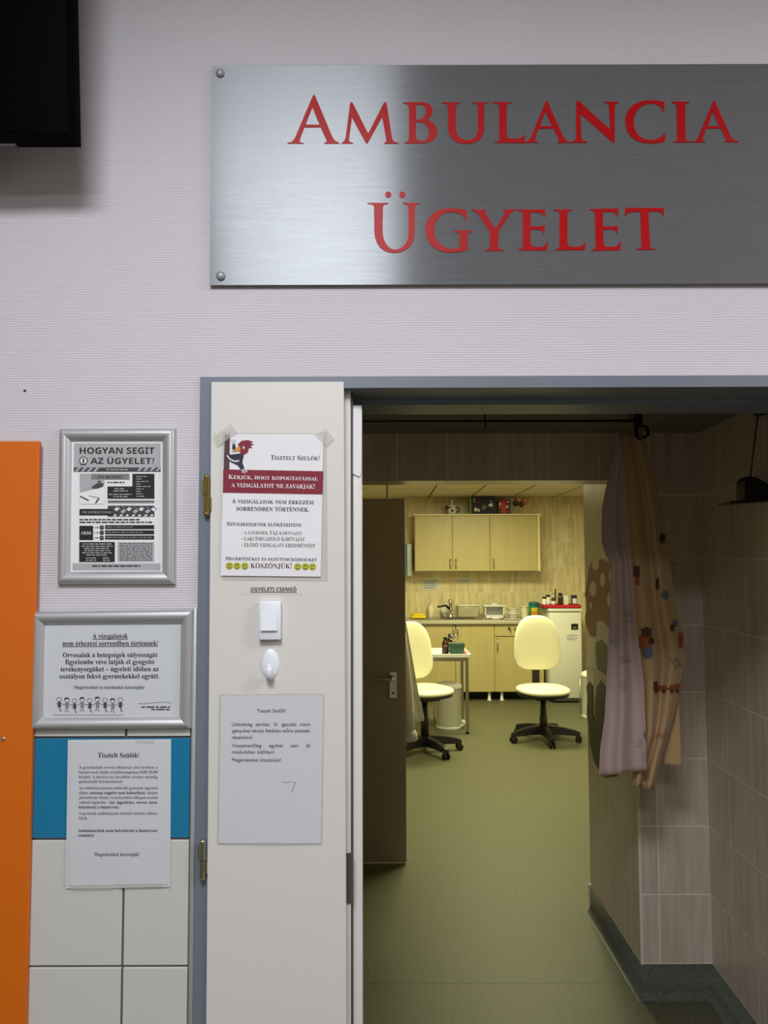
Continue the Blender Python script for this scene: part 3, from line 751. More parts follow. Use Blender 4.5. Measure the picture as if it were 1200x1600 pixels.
b.build('printed_text', [M['ink'], M['ink_grey'], M['ink_light'], M['paper'], M['ink_soft'], M['ink_light']], po)

# framed notice
C6 = Crop(0, 940, .28746)
fr2, pb, d = snap_frame('framed_notice', 'wide silver-framed notice headed A vizsgálatok above the blue tiles', 
    C6.pts([(182, 55), (1050, 44), (1038, 690), (165, 699)]), C6.pts([(240, 125), (985, 120), (977, 628), (231, 632)]), .008)
po = pb.build('notice_paper', M['paper_grey'], fr2); d -= .0006; b = MB()
for txt, x0, x1, yb, cap in (('A vizsgálatok', 503, 695, 199, 25), ('nem érkezési sorrendben történnek!', 340, 858, 239, 25), ('Orvosaink a betegségek súlyosságát', 342, 855, 302, 25), ('figyelembe véve látják el gyógyító', 355, 838, 340, 25), ('tevékenységüket – ügyeleti időben az', 330, 862, 379, 25), ('osztályon fekvő gyermekekkel együtt.', 325, 865, 418, 25)):
    write(b, C6, txt, 'serif', x0, x1, yb, cap, d, 0, skew=-.003)
write(b, C6, 'Megértésüket és türelmüket köszönjük!', 'serif', 402, 785, 474, 17, d, 1)
rect(b, C6, 503, 203, 695, 206, d, 0); b.flat(C6.pts([(340, 243), (858, 241), (858, 244), (340, 246)]), d, 0)
b.build('printed_text', [M['ink'], M['ink_soft'], M['ink_grey']], po); b = MB()
rnd = random.Random(8)
for k in range(9):
    x = 322 + k * 41.5; y = 532 + (k * 7 % 5) * 2
    pts = [(x + 13 * math.cos(a * math.pi / 6), y + 12 * math.sin(a * math.pi / 6)) for a in range(13)]
    stroke(b, C6, pts, 2.2, d, 1)
    if k in (1, 3, 5, 7): b.flat(C6.pts([(x - 16, y - 2), (x - 10, y - 14), (x + 8, y - 15), (x + 16, y - 3), (x + 6, y - 8)]), d, 1)
    b.flat(C6.pts([(x - 5, y + 13), (x + 6, y + 13), (x + 11, y + 40), (x - 10, y + 40)]), d, 2 if k % 2 else 1)
    stroke(b, C6, [(x - 6, y + 18), (x - 20, y + 26)], 2.5, d, 1); stroke(b, C6, [(x + 6, y + 18), (x + 20, y + 26)], 2.5, d, 1)
    s_ = 1 if k % 2 else -1
    stroke(b, C6, [(x - 3, y + 40), (x - 8 * s_, y + 60), (x - 13 * s_, y + 60)], 2.8, d, 1); stroke(b, C6, [(x + 4, y + 40), (x + 5, y + 62), (x + 11, y + 62)], 2.8, d, 1)
rect(b, C6, 290, 615, 676, 617.5, d, 2)
b.build('children_drawing', [M['ink'], M['ink_soft'], M['ink_grey']], po); b = MB()
stroke(b, C6, [(750, 552), (775, 556), (850, 548), (905, 546), (912, 552), (932, 545)], 2.2, d, 2)
fine_print(b, C6, 768, 925, 573, 7, d, 1, rnd); fine_print(b, C6, 822, 925, 586, 7, d, 1, rnd)
b.build('signature', [M['ink'], M['ink_soft'], M['ink_grey']], po)

# laminated notice on the tiles
d = YW - .0115
nt = thing('laminated_notice', 'laminated paper notice headed Tisztelt Szülők taped over the blue and white tiles', 'notice', W(186, 1390, YW))
b = MB(); b.pxprism(C6.pts([(385, 762), (917, 757), (911, 1538), (374, 1545)]), d, .001); po = b.build('notice_paper', M['paper_grey'], nt)
b = MB(); b.pxprism(C6.pts([(369, 752), (930, 748), (925, 1552), (357, 1560)]), d + .001, .0008); b.build('laminate_pouch', M['paper_grey'], nt)
for q in ([(735, 752), (838, 752), (838, 770), (800, 772), (735, 766)], [(388, 1542), (605, 1540), (606, 1562), (388, 1564)], [(640, 1536), (878, 1530), (878, 1552), (640, 1558)]):
    b = MB(); b.pxprism(C6.pts(q), d - .0012, .0008); b.build('tape', M['tape'], nt)
b = MB(); d -= .0005
write(b, C6, 'Tisztelt Szülők!', 'serif', 532, 755, 847, 25, d)
body = [('A gyermekek orvosi ellátását első körben a', 857, 908), ('háziorvosok látják el hétköznapokon 8:00-16:00', 857, 934), ('között. A háziorvos távolléte esetén mindig', 857, 960), ('gondoskodik helyettesítéséről.', 668, 985),
 ('Az ambulanciánkon működő gyermek ügyeleti', 857, 1020), ('jelentkező, életet veszélyeztető állapot esetén', 857, 1072), ('A gyermek ambulancián beutaló köteles ellátás', 855, 1158), ('folyik.', 476, 1184)]
for txt, x1, yb in body: write(b, C6, txt, 'serif_thin', 429, x1, yb, 15, d, 1, kfix=1.12)
write(b, C6, 'ellátás', 'serif_thin', 428, 482, 1046, 15, d, 1); write(b, C6, 'másnap reggelre nem halasztható,', 'serif', 490, 793, 1046, 15, d); write(b, C6, 'akutan', 'serif_thin', 800, 856, 1046, 15, d, 1)
write(b, C6, 'vehető igénybe', 'serif_thin', 428, 575, 1098, 15, d, 1); write(b, C6, '(az ügyeletes orvos nem', 'serif', 594, 854, 1098, 15, d, kfix=1.12); write(b, C6, 'helyettesíti a háziorvost).', 'serif', 427, 650, 1124, 15, d)
write(b, C6, 'Ambulanciánk nem helyettesíti a háziorvosi', 'serif', 425, 854, 1252, 16, d, kfix=1.05); write(b, C6, 'rendelést!', 'serif', 425, 512, 1278, 16, d)
b.build('printed_text', [M['ink'], M['ink_soft']], po); b = MB()
write(b, C6, 'Megértésüket köszönjük!', 'serif_thin', 512, 758, 1383, 19, d)
b.build('closing_line', [M['ink'], M['ink_soft']], po)

# red notice with a woodpecker on the door leaf
C7 = Crop(320, 660, .191667)
d = LD - .0035
n4 = thing('knocking_notice', 'white notice with crimson band and a bird taped to the door leaf, topmost', 'notice', W(427, 905, LD))
b = MB(); b.pxprism(C7.pts([(160, 95), (968, 97), (945, 1258), (132, 1249)]), d, .0012); po = b.build('notice_paper', M['paper'], n4)
b = MB(); b.pxprism(C7.pts([(148, 84), (992, 84), (1003, 1292), (146, 1284)]), d + .0022, .0008); b.build('plastic_sleeve', M['film'], n4)
for q in ([(60, 100), (215, 5), (270, 85), (100, 195)], [(893, 95), (985, 38), (1056, 130), (988, 192)]):
    b = MB(); b.pxprism(C7.pts(q), d - .0016, .0008); b.build('tape', M['tape'], n4)
d -= .0005; e = d - .0004; e2 = d - .0008; b = MB()
MI = dict(ink=0, red=1, white=2, brown=3, yellow=4, orange=5, soft=6)
b.flat(C7.pts([(151, 383), (966, 398), (959, 587), (147, 573)]), d, 1); b.flat(C7.pts([(162, 98), (206, 98), (200, 385), (154, 384)]), d, 3)
S = .019
write(b, C7, 'Tisztelt Szülők!', 'serif', 537, 935, 303, 36, d, 0, .78, .012)
write(b, C7, 'Kérjük, hogy kopogtatással', 'serif', 193, 922, 460, 34, e, 2, .8, S); write(b, C7, 'a vizsgálatot ne zavarják!', 'serif', 217, 895, 527, 40, e, 2, .8, S)
write(b, C7, 'A vizsgálatok nem érkezési', 'serif', 220, 888, 658, 35, d, 0, .8, .014); write(b, C7, 'sorrendben történnek.', 'serif', 257, 852, 719, 40, d, 0, .8, .014)
write(b, C7, 'Szíveskedjenek előkészíteni:', 'serif', 180, 790, 841, 31, d, 0, .8, .014)
write(b, C7, '- a gyermek TAJ kártyáját', 'serif_thin', 298, 792, 911, 30, d, 6, .82, .01); write(b, C7, '- lakcímigazoló kártyáját', 'serif_thin', 298, 815, 962, 36, d, 6, .82, .01); write(b, C7, '- előző vizsgálati eredményeit', 'serif_thin', 298, 900, 1013, 36, d, 6, .82, .012)
write(b, C7, 'Megértésüket és együttműködésüket', 'serif', 166, 914, 1122, 28, d, 0, .82, .014); write(b, C7, 'köszönjük!', 'serif', 373, 708, 1187, 46, d, 7, .82, .008)
for k, (x, y) in enumerate(((200, 1169), (262, 1170), (326, 1171), (757, 1176), (820, 1176), (878, 1177))):
    disc(b, C7, x, y, 30, d, 4); disc(b, C7, x - 9, y - 9, 4, e, 0, 8, 8); disc(b, C7, x + 9, y - 9, 4, e, 0, 8, 8)
    stroke(b, C7, [(x + 18 * math.cos(a), y + 3 + 17 * math.sin(a)) for a in [math.pi * j / 8 for j in range(1, 8)]], 4, e, 0)
b.flat(C7.pts([(270, 178), (300, 150), (350, 143), (398, 158), (372, 164), (402, 185), (372, 186), (388, 212), (362, 205), (350, 245), (318, 265), (288, 250)]), e, 1)
b.flat(C7.pts([(262, 205), (278, 190), (288, 205), (292, 228), (262, 236), (215, 240), (240, 225)]), e2, 5); disc(b, C7, 316, 206, 11, e2, 2, 12); disc(b, C7, 312, 207, 5, e2 - .0004, 0, 8)
b.flat(C7.pts([(225, 180), (246, 175), (252, 205), (240, 228), (222, 215)]), e, 0)
b.flat(C7.pts([(165, 255), (215, 262), (288, 252), (318, 268), (305, 325), (328, 385), (305, 398), (268, 350), (215, 325), (175, 290)]), e, 0)
stroke(b, C7, [(180, 268), (205, 300), (245, 318), (280, 312)], 11, e2, 2); stroke(b, C7, [(322, 372), (345, 405)], 9, e2, 2); stroke(b, C7, [(310, 380), (328, 414)], 7, e2, 2); stroke(b, C7, [(300, 386), (312, 412)], 6, e2, 2)
for a in (-18, 0, 16): stroke(b, C7, [(238 + a * .4, 178), (232 + a, 140)], 3, e, 6)
b.build('printed_text', [M['ink_navy'], M['ink_red'], M['paper'], M['ink_brown'], M['ink_yellow'], M['ink_orange'], M['ink_soft'], M['ink_brown']], po)

# doorbell caption, doorbell, hook, small notice
C8 = Crop(310, 900, .3125)
b = MB(); b.pxprism(C8.pts([(225, 36), (520, 36), (520, 92), (225, 92)]), LD - .0006, .0006)
cp = tag(b.build('doorbell_caption', M['leaf']), 'printed ÜGYELETI CSENGŐ caption strip on the door leaf above the bell', 'label')
b = MB(); write(b, C8, 'ÜGYELETI CSENGŐ', 'bold', 262, 490, 76, 19, LD - .0011); rect(b, C8, 259, 80, 492, 83, LD - .0011); b.build('printed_text', M['ink'], cp)
db = thing('doorbell', 'white rectangular doorbell switch with square rocker on the door leaf', 'doorbell', W(421, 1000, LD))
b = MB(); A_ = W(*C8(302, 127), LD - .014); B_ = W(*C8(411, 320), LD - .014)
b.box((A_.x, LD - .014, B_.z), (B_.x, LD, A_.z), 0, .002, 2); b.build('case', M['cool_white'], db)
b = MB(); A_ = W(*C8(312, 177), LD - .018); B_ = W(*C8(393, 273), LD - .018)
b.prism([Vector((A_.x, LD - .0145, A_.z)), Vector((A_.x, LD - .014, A_.z)), Vector((A_.x, LD - .012, B_.z)), Vector((A_.x, LD - .019, B_.z))], [Vector((B_.x, LD - .0145, A_.z)), Vector((B_.x, LD - .014, A_.z)), Vector((B_.x, LD - .012, B_.z)), Vector((B_.x, LD - .019, B_.z))])
b.build('rocker_button', M['cool_white'], db)
hk = thing('wall_hook', 'small white oval adhesive hook on the door leaf under the bell', 'hook', W(422, 1060, LD))
b = MB(); c = W(*C8(360, 438), LD)
ol = [(.0178 * math.cos(a) * (1 - .08 * math.sin(a)), .0288 * math.sin(a)) for a in [2 * math.pi * k / 28 for k in range(28)]]
b.pillow(ol, .006, 0.0, lambda u, v, w_: Vector((c.x + u, LD - w_, c.z + v)), 0, 2.2); b.build('base_plate', M['cool_white'], hk)
b = MB(); b.tube([c + Vector((0, -.004, -.022)), c + Vector((0, -.012, -.0245)), c + Vector((0, -.018, -.020)), c + Vector((0, -.0195, -.011)), c + Vector((0, -.019, -.004))], [.007, .0075, .007, .006, .0045], 0, 14); b.ball(c + Vector((0, -.019, -.004)), .0046, .0046, .005); b.build('hook_arm', M['cool_white'], hk)
d = LD - .0016
n5 = thing('small_print_notice', 'grey-white notice in a plastic sleeve low on the door leaf under the hook', 'notice', W(422, 1322, LD))
b = MB(); b.pxprism(C8.pts([(112, 600), (624, 598), (612, 1338), (101, 1337)]), d, .0008); po = b.build('notice_paper', M['paper_grey'], n5)
b = MB(); b.pxprism(C8.pts([(104, 590), (631, 588), (621, 1345), (500, 1349), (360, 1352), (200, 1349), (94, 1344)]), d + .0009, .0005); b.build('plastic_sleeve', M['film'], n5)
d -= .0005; b = MB()
write(b, C8, 'Tisztelt Szülők!', 'sans', 293, 437, 682, 17, d)
for txt, x1, yb in (('Útiköltség térítési, ill. igazolás iránti', 558, 750), ('igényüket kérjük feltétlen előre jelezzék', 558, 782), ('részünkre!', 270, 815), ('Visszamenőleg egyiket sem áll', 558, 856), ('módunkban kiállítani!', 380, 888), ('Megértésüket köszönjük!', 413, 928)):
    write(b, C8, txt, 'sans', 168, x1, yb, 17, d, kfix=1.0)
b.build('printed_text', [M['ink'], M['ink_grey']], po); b = MB()
stroke(b, C8, [(420, 1029), (448, 1032), (462, 1029)], 2.5, d, 1); stroke(b, C8, [(468, 1030), (484, 1033), (476, 1058), (465, 1082)], 2.5, d, 1)
b.build('signature', [M['ink'], M['ink_grey']], po)

# ------------------------------------------------------------------ anteroom things
rail_y = 2.60; zr = W(800, 658, rail_y).z
rl = thing('curtain_rail', 'thin dark curtain rail under the anteroom ceiling', 'rail', (-.1, rail_y, CZ))
b = MB(); b.tube([(-1.25, rail_y, zr), (W(992, 656, rail_y).x, rail_y, zr)], .0045, 0, 8); b.build('rod', M['black'], rl)
for px in (758, 985):
    b = MB(); x = W(px, 660, rail_y).x; b.tube([(x, rail_y, zr - (.02 if px == 758 else 0)), (x, rail_y, CZ)], .003, 0, 6); b.build('hanger', M['black'], rl)
b = MB(); c = W(997, 660, rail_y)
b.box((c.x - .014, c.y - .012, c.z - .012), (c.x + .012, c.y + .012, CZ), 0, .003); b.tube([c + Vector((0, 0, -.01)), c + Vector((.026, -.01, -.018)), c + Vector((.03, -.012, -.045)), c + Vector((.012, -.014, -.055))], .006)
b.tube([c + Vector((-.006, 0, -.01)), c + Vector((-.012, -.012, -.05)), c + Vector((.004, -.014, -.062))], .006); b.build('clip_hook', M['black'], rl)

def interp(tab, y):
    if y <= tab[0][0]: return tab[0][1]
    for (a, u), (b_, v) in zip(tab, tab[1:]):
        if y <= b_: return u + (v - u) * (y - a) / (b_ - a)
    return tab[-1][1]
DRAPES = {}
def drape(name, lab, mat, left, right, d0, folds, amp, y0, y1, y1r=None, parent=None, phase=0.0, nu=40, nv=60, thick=.0015, lean=0.0):
    bb = MB(); pts = []
    def depth(u, s):
        am = amp * (.35 + .65 * s)
        return d0 + lean * s + am * math.sin(folds * 2 * math.pi * u + phase + .5 * math.sin(3 * s)) + .16 * am * math.sin(folds * 3.7 * math.pi * u + 1 + 2 * s)
    def surface(x, y, off=.004):            # a point of the cloth under a place in the photograph
        l, r = interp(left, y), interp(right, y); u = min(1, max(0, (x - l) / (r - l))); yb = y1 + ((y1r if y1r is not None else y1) - y1) * u
        return W(x, y, depth(u, (y - y0) / (yb - y0)) - off)
    DRAPES[(name, lab)] = surface
    for j in range(nv + 1):
        for i in range(nu + 1):
            u = i / nu; yb = y1 + ((y1r if y1r is not None else y1) - y1) * u
            y = y0 + (yb - y0) * j / nv
            l, r = interp(left, y), interp(right, y)
            s = j / nv; am = amp * (.35 + .65 * s)
            dd = d0 + lean * s + am * math.sin(folds * 2 * math.pi * u + phase + .5 * math.sin(3 * s)) + .16 * am * math.sin(folds * 3.7 * math.pi * u + 1 + 2 * s)
            pts.append(W(l + (r - l) * u, y, dd))
    k = nu + 1
    bb.add(pts, [(j * k + i, j * k + i + 1, (j + 1) * k + i + 1, (j + 1) * k + i) for j in range(nv) for i in range(nu)], 0, True)
    o = bb.build(name, mat, parent)
    md = o.modifiers.new('thickness', 'SOLIDIFY'); md.thickness = thick; md.offset = 0
    return o
cA = thing('curtain', 'pale pink printed cloth curtain hanging from the rail end, nearer the mushroom sticker', 'curtain', W(975, 1213, 2.57))
drape('cloth', 'pink', M['cloth_pink'], [(676, 968), (700, 963), (748, 950), (792, 941), (846, 940), (866, 946), (882, 955), (960, 953), (1010, 951), (1060, 948), (1122, 945), (1170, 938), (1215, 936)], [(676, 972), (704, 976), (748, 977), (792, 980), (847, 984), (985, 995), (1067, 1006), (1150, 1009), (1215, 1010)], 2.57, 1.6, .018, 676, 1213, 1203, cA)
cB = thing('curtain', 'beige printed cloth curtain with a small train motif, nearer the stub wall corner', 'curtain', W(1020, 1234, 2.63))
drape('cloth', 'beige', M['cloth_yellow'], [(678, 970), (705, 972), (760, 975), (850, 982), (985, 993), (1067, 1004), (1150, 1004), (1200, 990), (1236, 984)], [(670, 1000), (704, 1012), (748, 1023), (809, 1037), (869, 1045), (944, 1056), (990, 1067), (1029, 1074), (1056, 1066), (1117, 1054), (1180, 1036), (1236, 1021)], 2.625, 2.0, .022, 676, 1228, 1235, cB, 1.2)
drape('rear_fold', '', M['cloth_yellow'], [(900, 1030), (1050, 1050), (1110, 1046), (1197, 1038)], [(900, 1046), (1050, 1066), (1095, 1061), (1197, 1065)], 2.675, .8, .006, 900, 1195, 1198, cB)
# motifs printed on the cloths
C9 = Crop(900, 820, .275)
def patch(mb, which, L, mi, off=.004):
    L = [p for i in range(len(L)) for p in (L[i], ((L[i][0] + L[(i + 1) % len(L)][0]) / 2, (L[i][1] + L[(i + 1) % len(L)][1]) / 2))]
    cx_ = sum(p[0] for p in L) / len(L); cy_ = sum(p[1] for p in L) / len(L); S_ = DRAPES[('cloth', which)]
    rings = [[S_(*C9(cx_ + (x - cx_) * k, cy_ + (y - cy_) * k), off) for x, y in L] for k in (1, .6, .25)]
    n = len(L); vs = [p for r_ in rings for p in r_]
    mb.add(vs, [(i * n + j, i * n + (j + 1) % n, (i + 1) * n + (j + 1) % n, (i + 1) * n + j) for i in range(2) for j in range(n)] + [tuple(2 * n + j for j in range(n))], mi)
def blob(x, y, rx, ry, n=9, w=.0): return [(x + rx * (1 + w * (k % 2)) * math.cos(2 * math.pi * k / n), y + ry * (1 + w * (k % 2)) * math.sin(2 * math.pi * k / n)) for k in range(n)]
PR = [plain('cloth_print_brown', srgb(96, 62, 48), .9), plain('cloth_print_orange', srgb(166, 92, 50), .9), plain('cloth_print_blue', srgb(104, 118, 132), .9), plain('cloth_print_grey', srgb(174, 158, 158), .9)]
b = MB()
for q, mi in (([(440, 892), (464, 888), (466, 940), (440, 942)], 0), ([(464, 915), (515, 912), (515, 940), (464, 940)], 1), ([(530, 910), (594, 903), (595, 934), (530, 938)], 1), ([(515, 928), (532, 927), (532, 935), (515, 936)], 0)): patch(b, 'beige', q, mi)
for x in (455, 498, 545, 575): patch(b, 'beige', blob(x, 945, 11, 12), 0, .006)
b.build('train_motif', PR, cB)
for nm, L in (('clown_motif', [(blob(392, 668, 34, 52, 12, .25), 1), (blob(400, 610, 26, 24, 12, .5), 0), (blob(405, 725, 34, 36), 2), (blob(430, 660, 16, 20), 0)]), ('toy_motif', [(blob(345, 265, 18, 30, 8, .4), 0), (blob(350, 320, 12, 24, 8, .4), 1)]), ('ball_motif', [(blob(505, 400, 24, 26), 2), (blob(462, 335, 10, 32, 8, .3), 0)]), ('flower_motif', [(blob(492, 78, 14, 24, 10, .6), 0)]), ('block_motif', [(blob(565, 560, 18, 26, 4), 2), (blob(596, 655, 13, 44, 8, .3), 1), (blob(548, 585, 12, 18, 8, .5), 0)])):
    b = MB()
    for k, (q, mi) in enumerate(L): patch(b, 'beige', q, mi, .005 + .0008 * k)
    b.build(nm, PR, cB)
for q, mi in ((blob(298, 505, 24, 22, 10, .2), 3), (blob(300, 550, 22, 7), 3), (blob(280, 765, 34, 20, 12, .15), 3), (blob(268, 912, 20, 26, 10, .4), 3), (blob(225, 665, 26, 24, 10, .3), 3), (blob(360, 1235, 14, 26, 8, .3), 3), (blob(392, 1195, 9, 30, 4), 2)):
    b = MB(); patch(b, 'pink', q, mi); b.build('printed_motif', PR, cA)

# mushroom-house sticker on the passage wall
C2 = Crop(880, 600, .275)
def on_wall(x, y):                       # photograph -> plane of the passage wall
    r = ray(x, y); t_ = (SX - .0015) / r.x
    return Vector((SX - .0015, r.y * t_, EYE + r.z * t_))
def stick(bb, cr, L, off, mi):
    P = [on_wall(*cr(x, y)) + Vector((-off, 0, 0)) for x, y in L]
    tr = tessellate_polygon([[Vector((p_.y, p_.z, 0)) for p_ in P]])
    bb.add(P, [tuple(q) for q in tr], mi)
ms = thing('mushroom_sticker', 'brown spotted mushroom house sticker on the passage wall beside the curtain', 'sticker', on_wall(935, 1210))
def ell(x, y, rx, ry, n=18): return [(x + rx * math.cos(2 * math.pi * k / n), y + ry * math.sin(2 * math.pi * k / n)) for k in range(n)]
b = MB()
stick(b, C9, [(95, 205), (150, 195), (185, 215), (240, 280), (290, 380), (300, 470), (270, 560), (180, 580), (150, 545), (118, 550), (105, 640), (80, 630), (55, 570), (50, 520), (62, 480), (60, 430), (48, 400), (62, 340), (72, 240)], 0, 0); cap = b.build('cap', M['mush'], ms)
b = MB()
for x, y, rx, ry in ((98, 365, 20, 44), (152, 313, 16, 40), (192, 425, 15, 42), (85, 458, 8, 22), (205, 290, 18, 44)): stick(b, C9, ell(x, y, rx, ry), .0008, 0)
stick(b, C9, [(92, 205), (132, 198), (132, 240), (118, 262), (92, 245)], .0008, 0)
o = b.build('spots', M['mush_spot'], cap)
b = MB(); stick(b, C9, [(118, 550), (150, 545), (185, 582), (300, 600), (310, 900), (290, 1330), (190, 1330), (120, 1200), (100, 900), (108, 700)], .0004, 0); stick(b, C9, [(300, 600), (360, 620), (380, 1300), (290, 1330)], .0004, 0); o = b.build('stem', M['mush_spot'], ms)
b = MB(); stick(b, C9, [(112, 700), (118, 665), (148, 650), (178, 690), (182, 860), (122, 820)], .0012, 0); b.build('window', M['window_sticker'], o)
b = MB(); stick(b, C9, [(110, 1000), (118, 920), (145, 880), (172, 920), (200, 1050), (200, 1250), (150, 1290), (112, 1200)], .0012, 0); b.build('doorway', M['leaf_green'], o)
b = MB(); stick(b, C9, [(62, 1080), (66, 980), (60, 920), (74, 890), (94, 915), (96, 1080), (112, 1130), (180, 1140), (260, 1300), (230, 1430), (160, 1435), (105, 1350), (80, 1240), (74, 1140)], .0016, 0); b.build('grass', M['leaf_green'], ms)

# black hanging shelf on the right wall
hs = thing('hanging_shelf', 'small black shelf hanging from a cord on the dark right wall', 'shelf', W(1185, 785, 2.45))
yk = 2.44; b = MB(); c = W(1187, 642, yk); b.box((c.x - .012, yk - .01, c.z - .014), (c.x + .02, yk + .02, c.z + .018), 0, .002); b.build('ceiling_clip', M['black'], hs)
b = MB(); b.tube([W(1184, 650, yk), W(1178, 700, yk), W(1172, 748, yk)], .0025, 0, 8); b.build('cord', M['black'], hs)
b = MB(); f = [W(x, y, yk - .03) for x, y in ((1141, 783), (1141, 787), (1235, 780), (1235, 774))]; b.prism(f, [q + Vector((0, .09, 0)) for q in f]); b.build('board', M['black'], hs)
b = MB(); f = [W(x, y, yk - .02) for x, y in ((1164, 782), (1164, 752), (1170, 744), (1182, 746), (1200, 756), (1235, 760), (1235, 776))]; b.prism(f, [q + Vector((0, .06, 0)) for q in f]); b.build('holder', M['black'], hs)
for ch in hs.children: pass

# ------------------------------------------------------------------ treatment room: fitted furniture
def X(px, d): return W(px, 960, d).x
def Z(py, d, px=750): return W(px, py, d).z
YB = 9.92; YU = 9.57; YC = 9.35
def bar_handle(bb, x, z0, z1, y):
    bb.tube([(x, y, z1), (x, y - .028, z1 - .004), (x, y - .032, (z0 + z1) / 2), (x, y - .028, z0 + .004), (x, y, z0)], .006, 0, 8)
zu1, zu0 = Z(805.5, YU), Z(892.5, YU)
def wall_cab(px0, px1, doors, lab):
    t_ = thing('wall_cabinet', lab, 'cabinet', (X((px0 + px1) / 2, YU), YB, zu0), 0, 'beech cabinets on the back wall')
    bb = MB(); bb.box((X(px0, YU), YU + .022, zu0), (X(px1, YU), YB - .002, zu1 - .0005)); bb.build('body', M['beech'], t_)
    for (a, c_, hpx) in doors:
        bb = MB(); bb.box((X(a, YU) + .004, YU, zu0 + .004), (X(c_, YU) - .004, YU + .02, zu1 - .004), 0, .002, 1); dd = bb.build('door', M['beech'], t_)
        if hpx:
            bb = MB(); bar_handle(bb, X(hpx, YU), Z(888.5, YU), Z(873.5, YU), YU); bb.build('handle', M['steel'], dd)
    return t_
wc1 = wall_cab(648.5, 766.7, ((648.5, 707.6, 704), (707.6, 766.7, 713)), 'double-door beech wall cabinet above the sink')
wc2 = wall_cab(766.7, 845.5, ((766.7, 841.5, 772),), 'single-door beech wall cabinet above the worktop, right of the double one')
bb = MB(); bb.box((X(841.5, YU) , YU, zu0), (X(845.5, YU), YU + .02, zu1)); bb.build('side_panel', M['beech_light'], wc2)
b = MB(); b.box((X(647.5, YU), YU - .012, zu1), (X(846.5, YU), YB, zu1 + .02), 0, .002, 1)
tag(b.build('cornice_board', M['beech_light']), 'pale top board lying across both wall cabinets', 'board')
# base units
zc1, zc0 = Z(975, YC), Z(1081, YC)
def base_cab(px0, px1, lab):
    t_ = thing('base_cabinet', lab, 'cabinet', (X((px0 + px1) / 2, YC), YC, 0), 0, 'beech cabinets under the worktop')
    bb = MB(); bb.box((X(px0, YC), YC + .022, zc0), (X(px1, YC), YB - .004, zc1 - .001)); bb.build('body', M['beech'], t_)
    return t_
def front(name, t_, px0, px1, z0, z1):
    bb = MB(); bb.box((X(px0, YC) + .004, YC, z0), (X(px1, YC) - .004, YC + .02, z1), 0, .002, 1); return bb.build(name, M['beech'], t_)
bc1 = base_cab(610, 772, 'double-door beech sink cabinet behind the trolley')
dd = front('door', bc1, 610, 711, zc0, zc1 - .004); bb = MB(); bar_handle(bb, X(708, YC), Z(996, YC), Z(977, YC), YC); bb.build('handle', M['steel'], dd)
dd = front('door', bc1, 711, 772, zc0, zc1 - .004); bb = MB(); bar_handle(bb, X(714.5, YC), Z(996, YC), Z(977, YC), YC); bb.build('handle', M['steel'], dd)
bc2 = base_cab(772, 849, 'beech cabinet with a drawer, behind the right chair')
dd = front('door', bc2, 772, 849, zc0, Z(995.5, YC)); bb = MB(); bar_handle(bb, X(776.5, YC), Z(1017, YC), Z(998, YC), YC); bb.build('handle', M['steel'], dd)
dd = front('drawer', bc2, 772, 849, Z(994, YC), zc1 - .004)
bb = MB(); z_ = Z(982.5, YC); bb.tube([(X(803, YC), YC, z_), (X(804, YC), YC - .03, z_), (X(822, YC), YC - .03, z_), (X(823, YC), YC, z_)], .007); bb.build('handle', M['steel'], dd)
bb = MB(); c = W(795, 981, YC); bb.cyl(c + Vector((0, -.012, 0)), .012, .012, 0, 12, 'Y'); bb.box(c + Vector((-.012, -.03, -.004)), c + Vector((.012, -.012, .004)), 0); bb.box(c + Vector((.01, -.022, -.05)), c + Vector((.022, -.018, -.005)), 0); bb.build('lock_key', M['dark'], dd)
for t_, pxs in ((bc1, (630, 763.5)), (bc2, (783, 845))):
    for px in pxs:
        bb = MB(); x = X(px, YC + .03); bb.lathe((x, YC + .05, 0), [(.03, 0), (.03, .008), (.018, .012), (.018, zc0 - .01), (.03, zc0 - .006), (.03, zc0)], 0, 14); bb.build('leg', M['white'], t_)
    bb = MB(); bb.box((X(610 if t_ is bc1 else 772, YC), YC + .34, 0), (X(772 if t_ is bc1 else 849, YC), YC + .36, zc0)); bb.build('plinth', M['black'], t_)
YT = 9.31; zw1, zw0 = Z(969.5, YT), zc1
wt = thing('worktop', 'grey worktop running along the back wall over the base cabinets', 'worktop', (X(740, YT), YT, zw0))
b = MB(); b.box((X(606, YT), YT, zw0), (X(850.5, YT), YB - .002, zw1), 0, .006, 2); b.build('slab', M['worktop'], wt)
sk = thing('sink', 'steel sink with draining board set in the worktop', 'sink', (X(690, 9.560), 9.560, zw1))
b = MB(); b.box((X(652, 9.560), 9.410, zw1), (X(752, 9.560), 9.830, zw1 + .008), 0, .003, 1)
b.box((X(690, 9.560), 9.450, zw1 + .008), (X(742, 9.560), 9.790, zw1 + .010), 1); b.build('basin', [M['steel'], M['dark']], sk)
tp = thing('faucet', 'single-lever steel faucet with a long dark lever at the sink', 'faucet', (X(703.5, 9.710), 9.710, zw1 + .008))
x0 = X(704, 9.710); zb = zw1 + .0085
b = MB(); b.lathe((x0, 9.710, zb), [(.03, 0), (.03, .01), (.022, .02), (.022, .17), (.026, .18), (.026, .22), (.01, .228)], 0, 16); b.build('body', M['chrome'], tp)
b = MB(); b.tube([(x0, 9.710, zb + .08), (x0 + .005, 9.610, zb + .1), (x0 + .006, 9.490, zb + .085), (x0 + .006, 9.470, zb + .06)], .013, 0, 12); b.build('spout', M['chrome'], tp)
b = MB(); b.tube([(x0, 9.710, zb + .10), (X(697, 9.660), 9.670, zb + .15), (X(684, 9.610), 9.630, Z(948, 9.630))], [.016, .014, .011], 0, 10); b.build('lever', M['black'], tp)

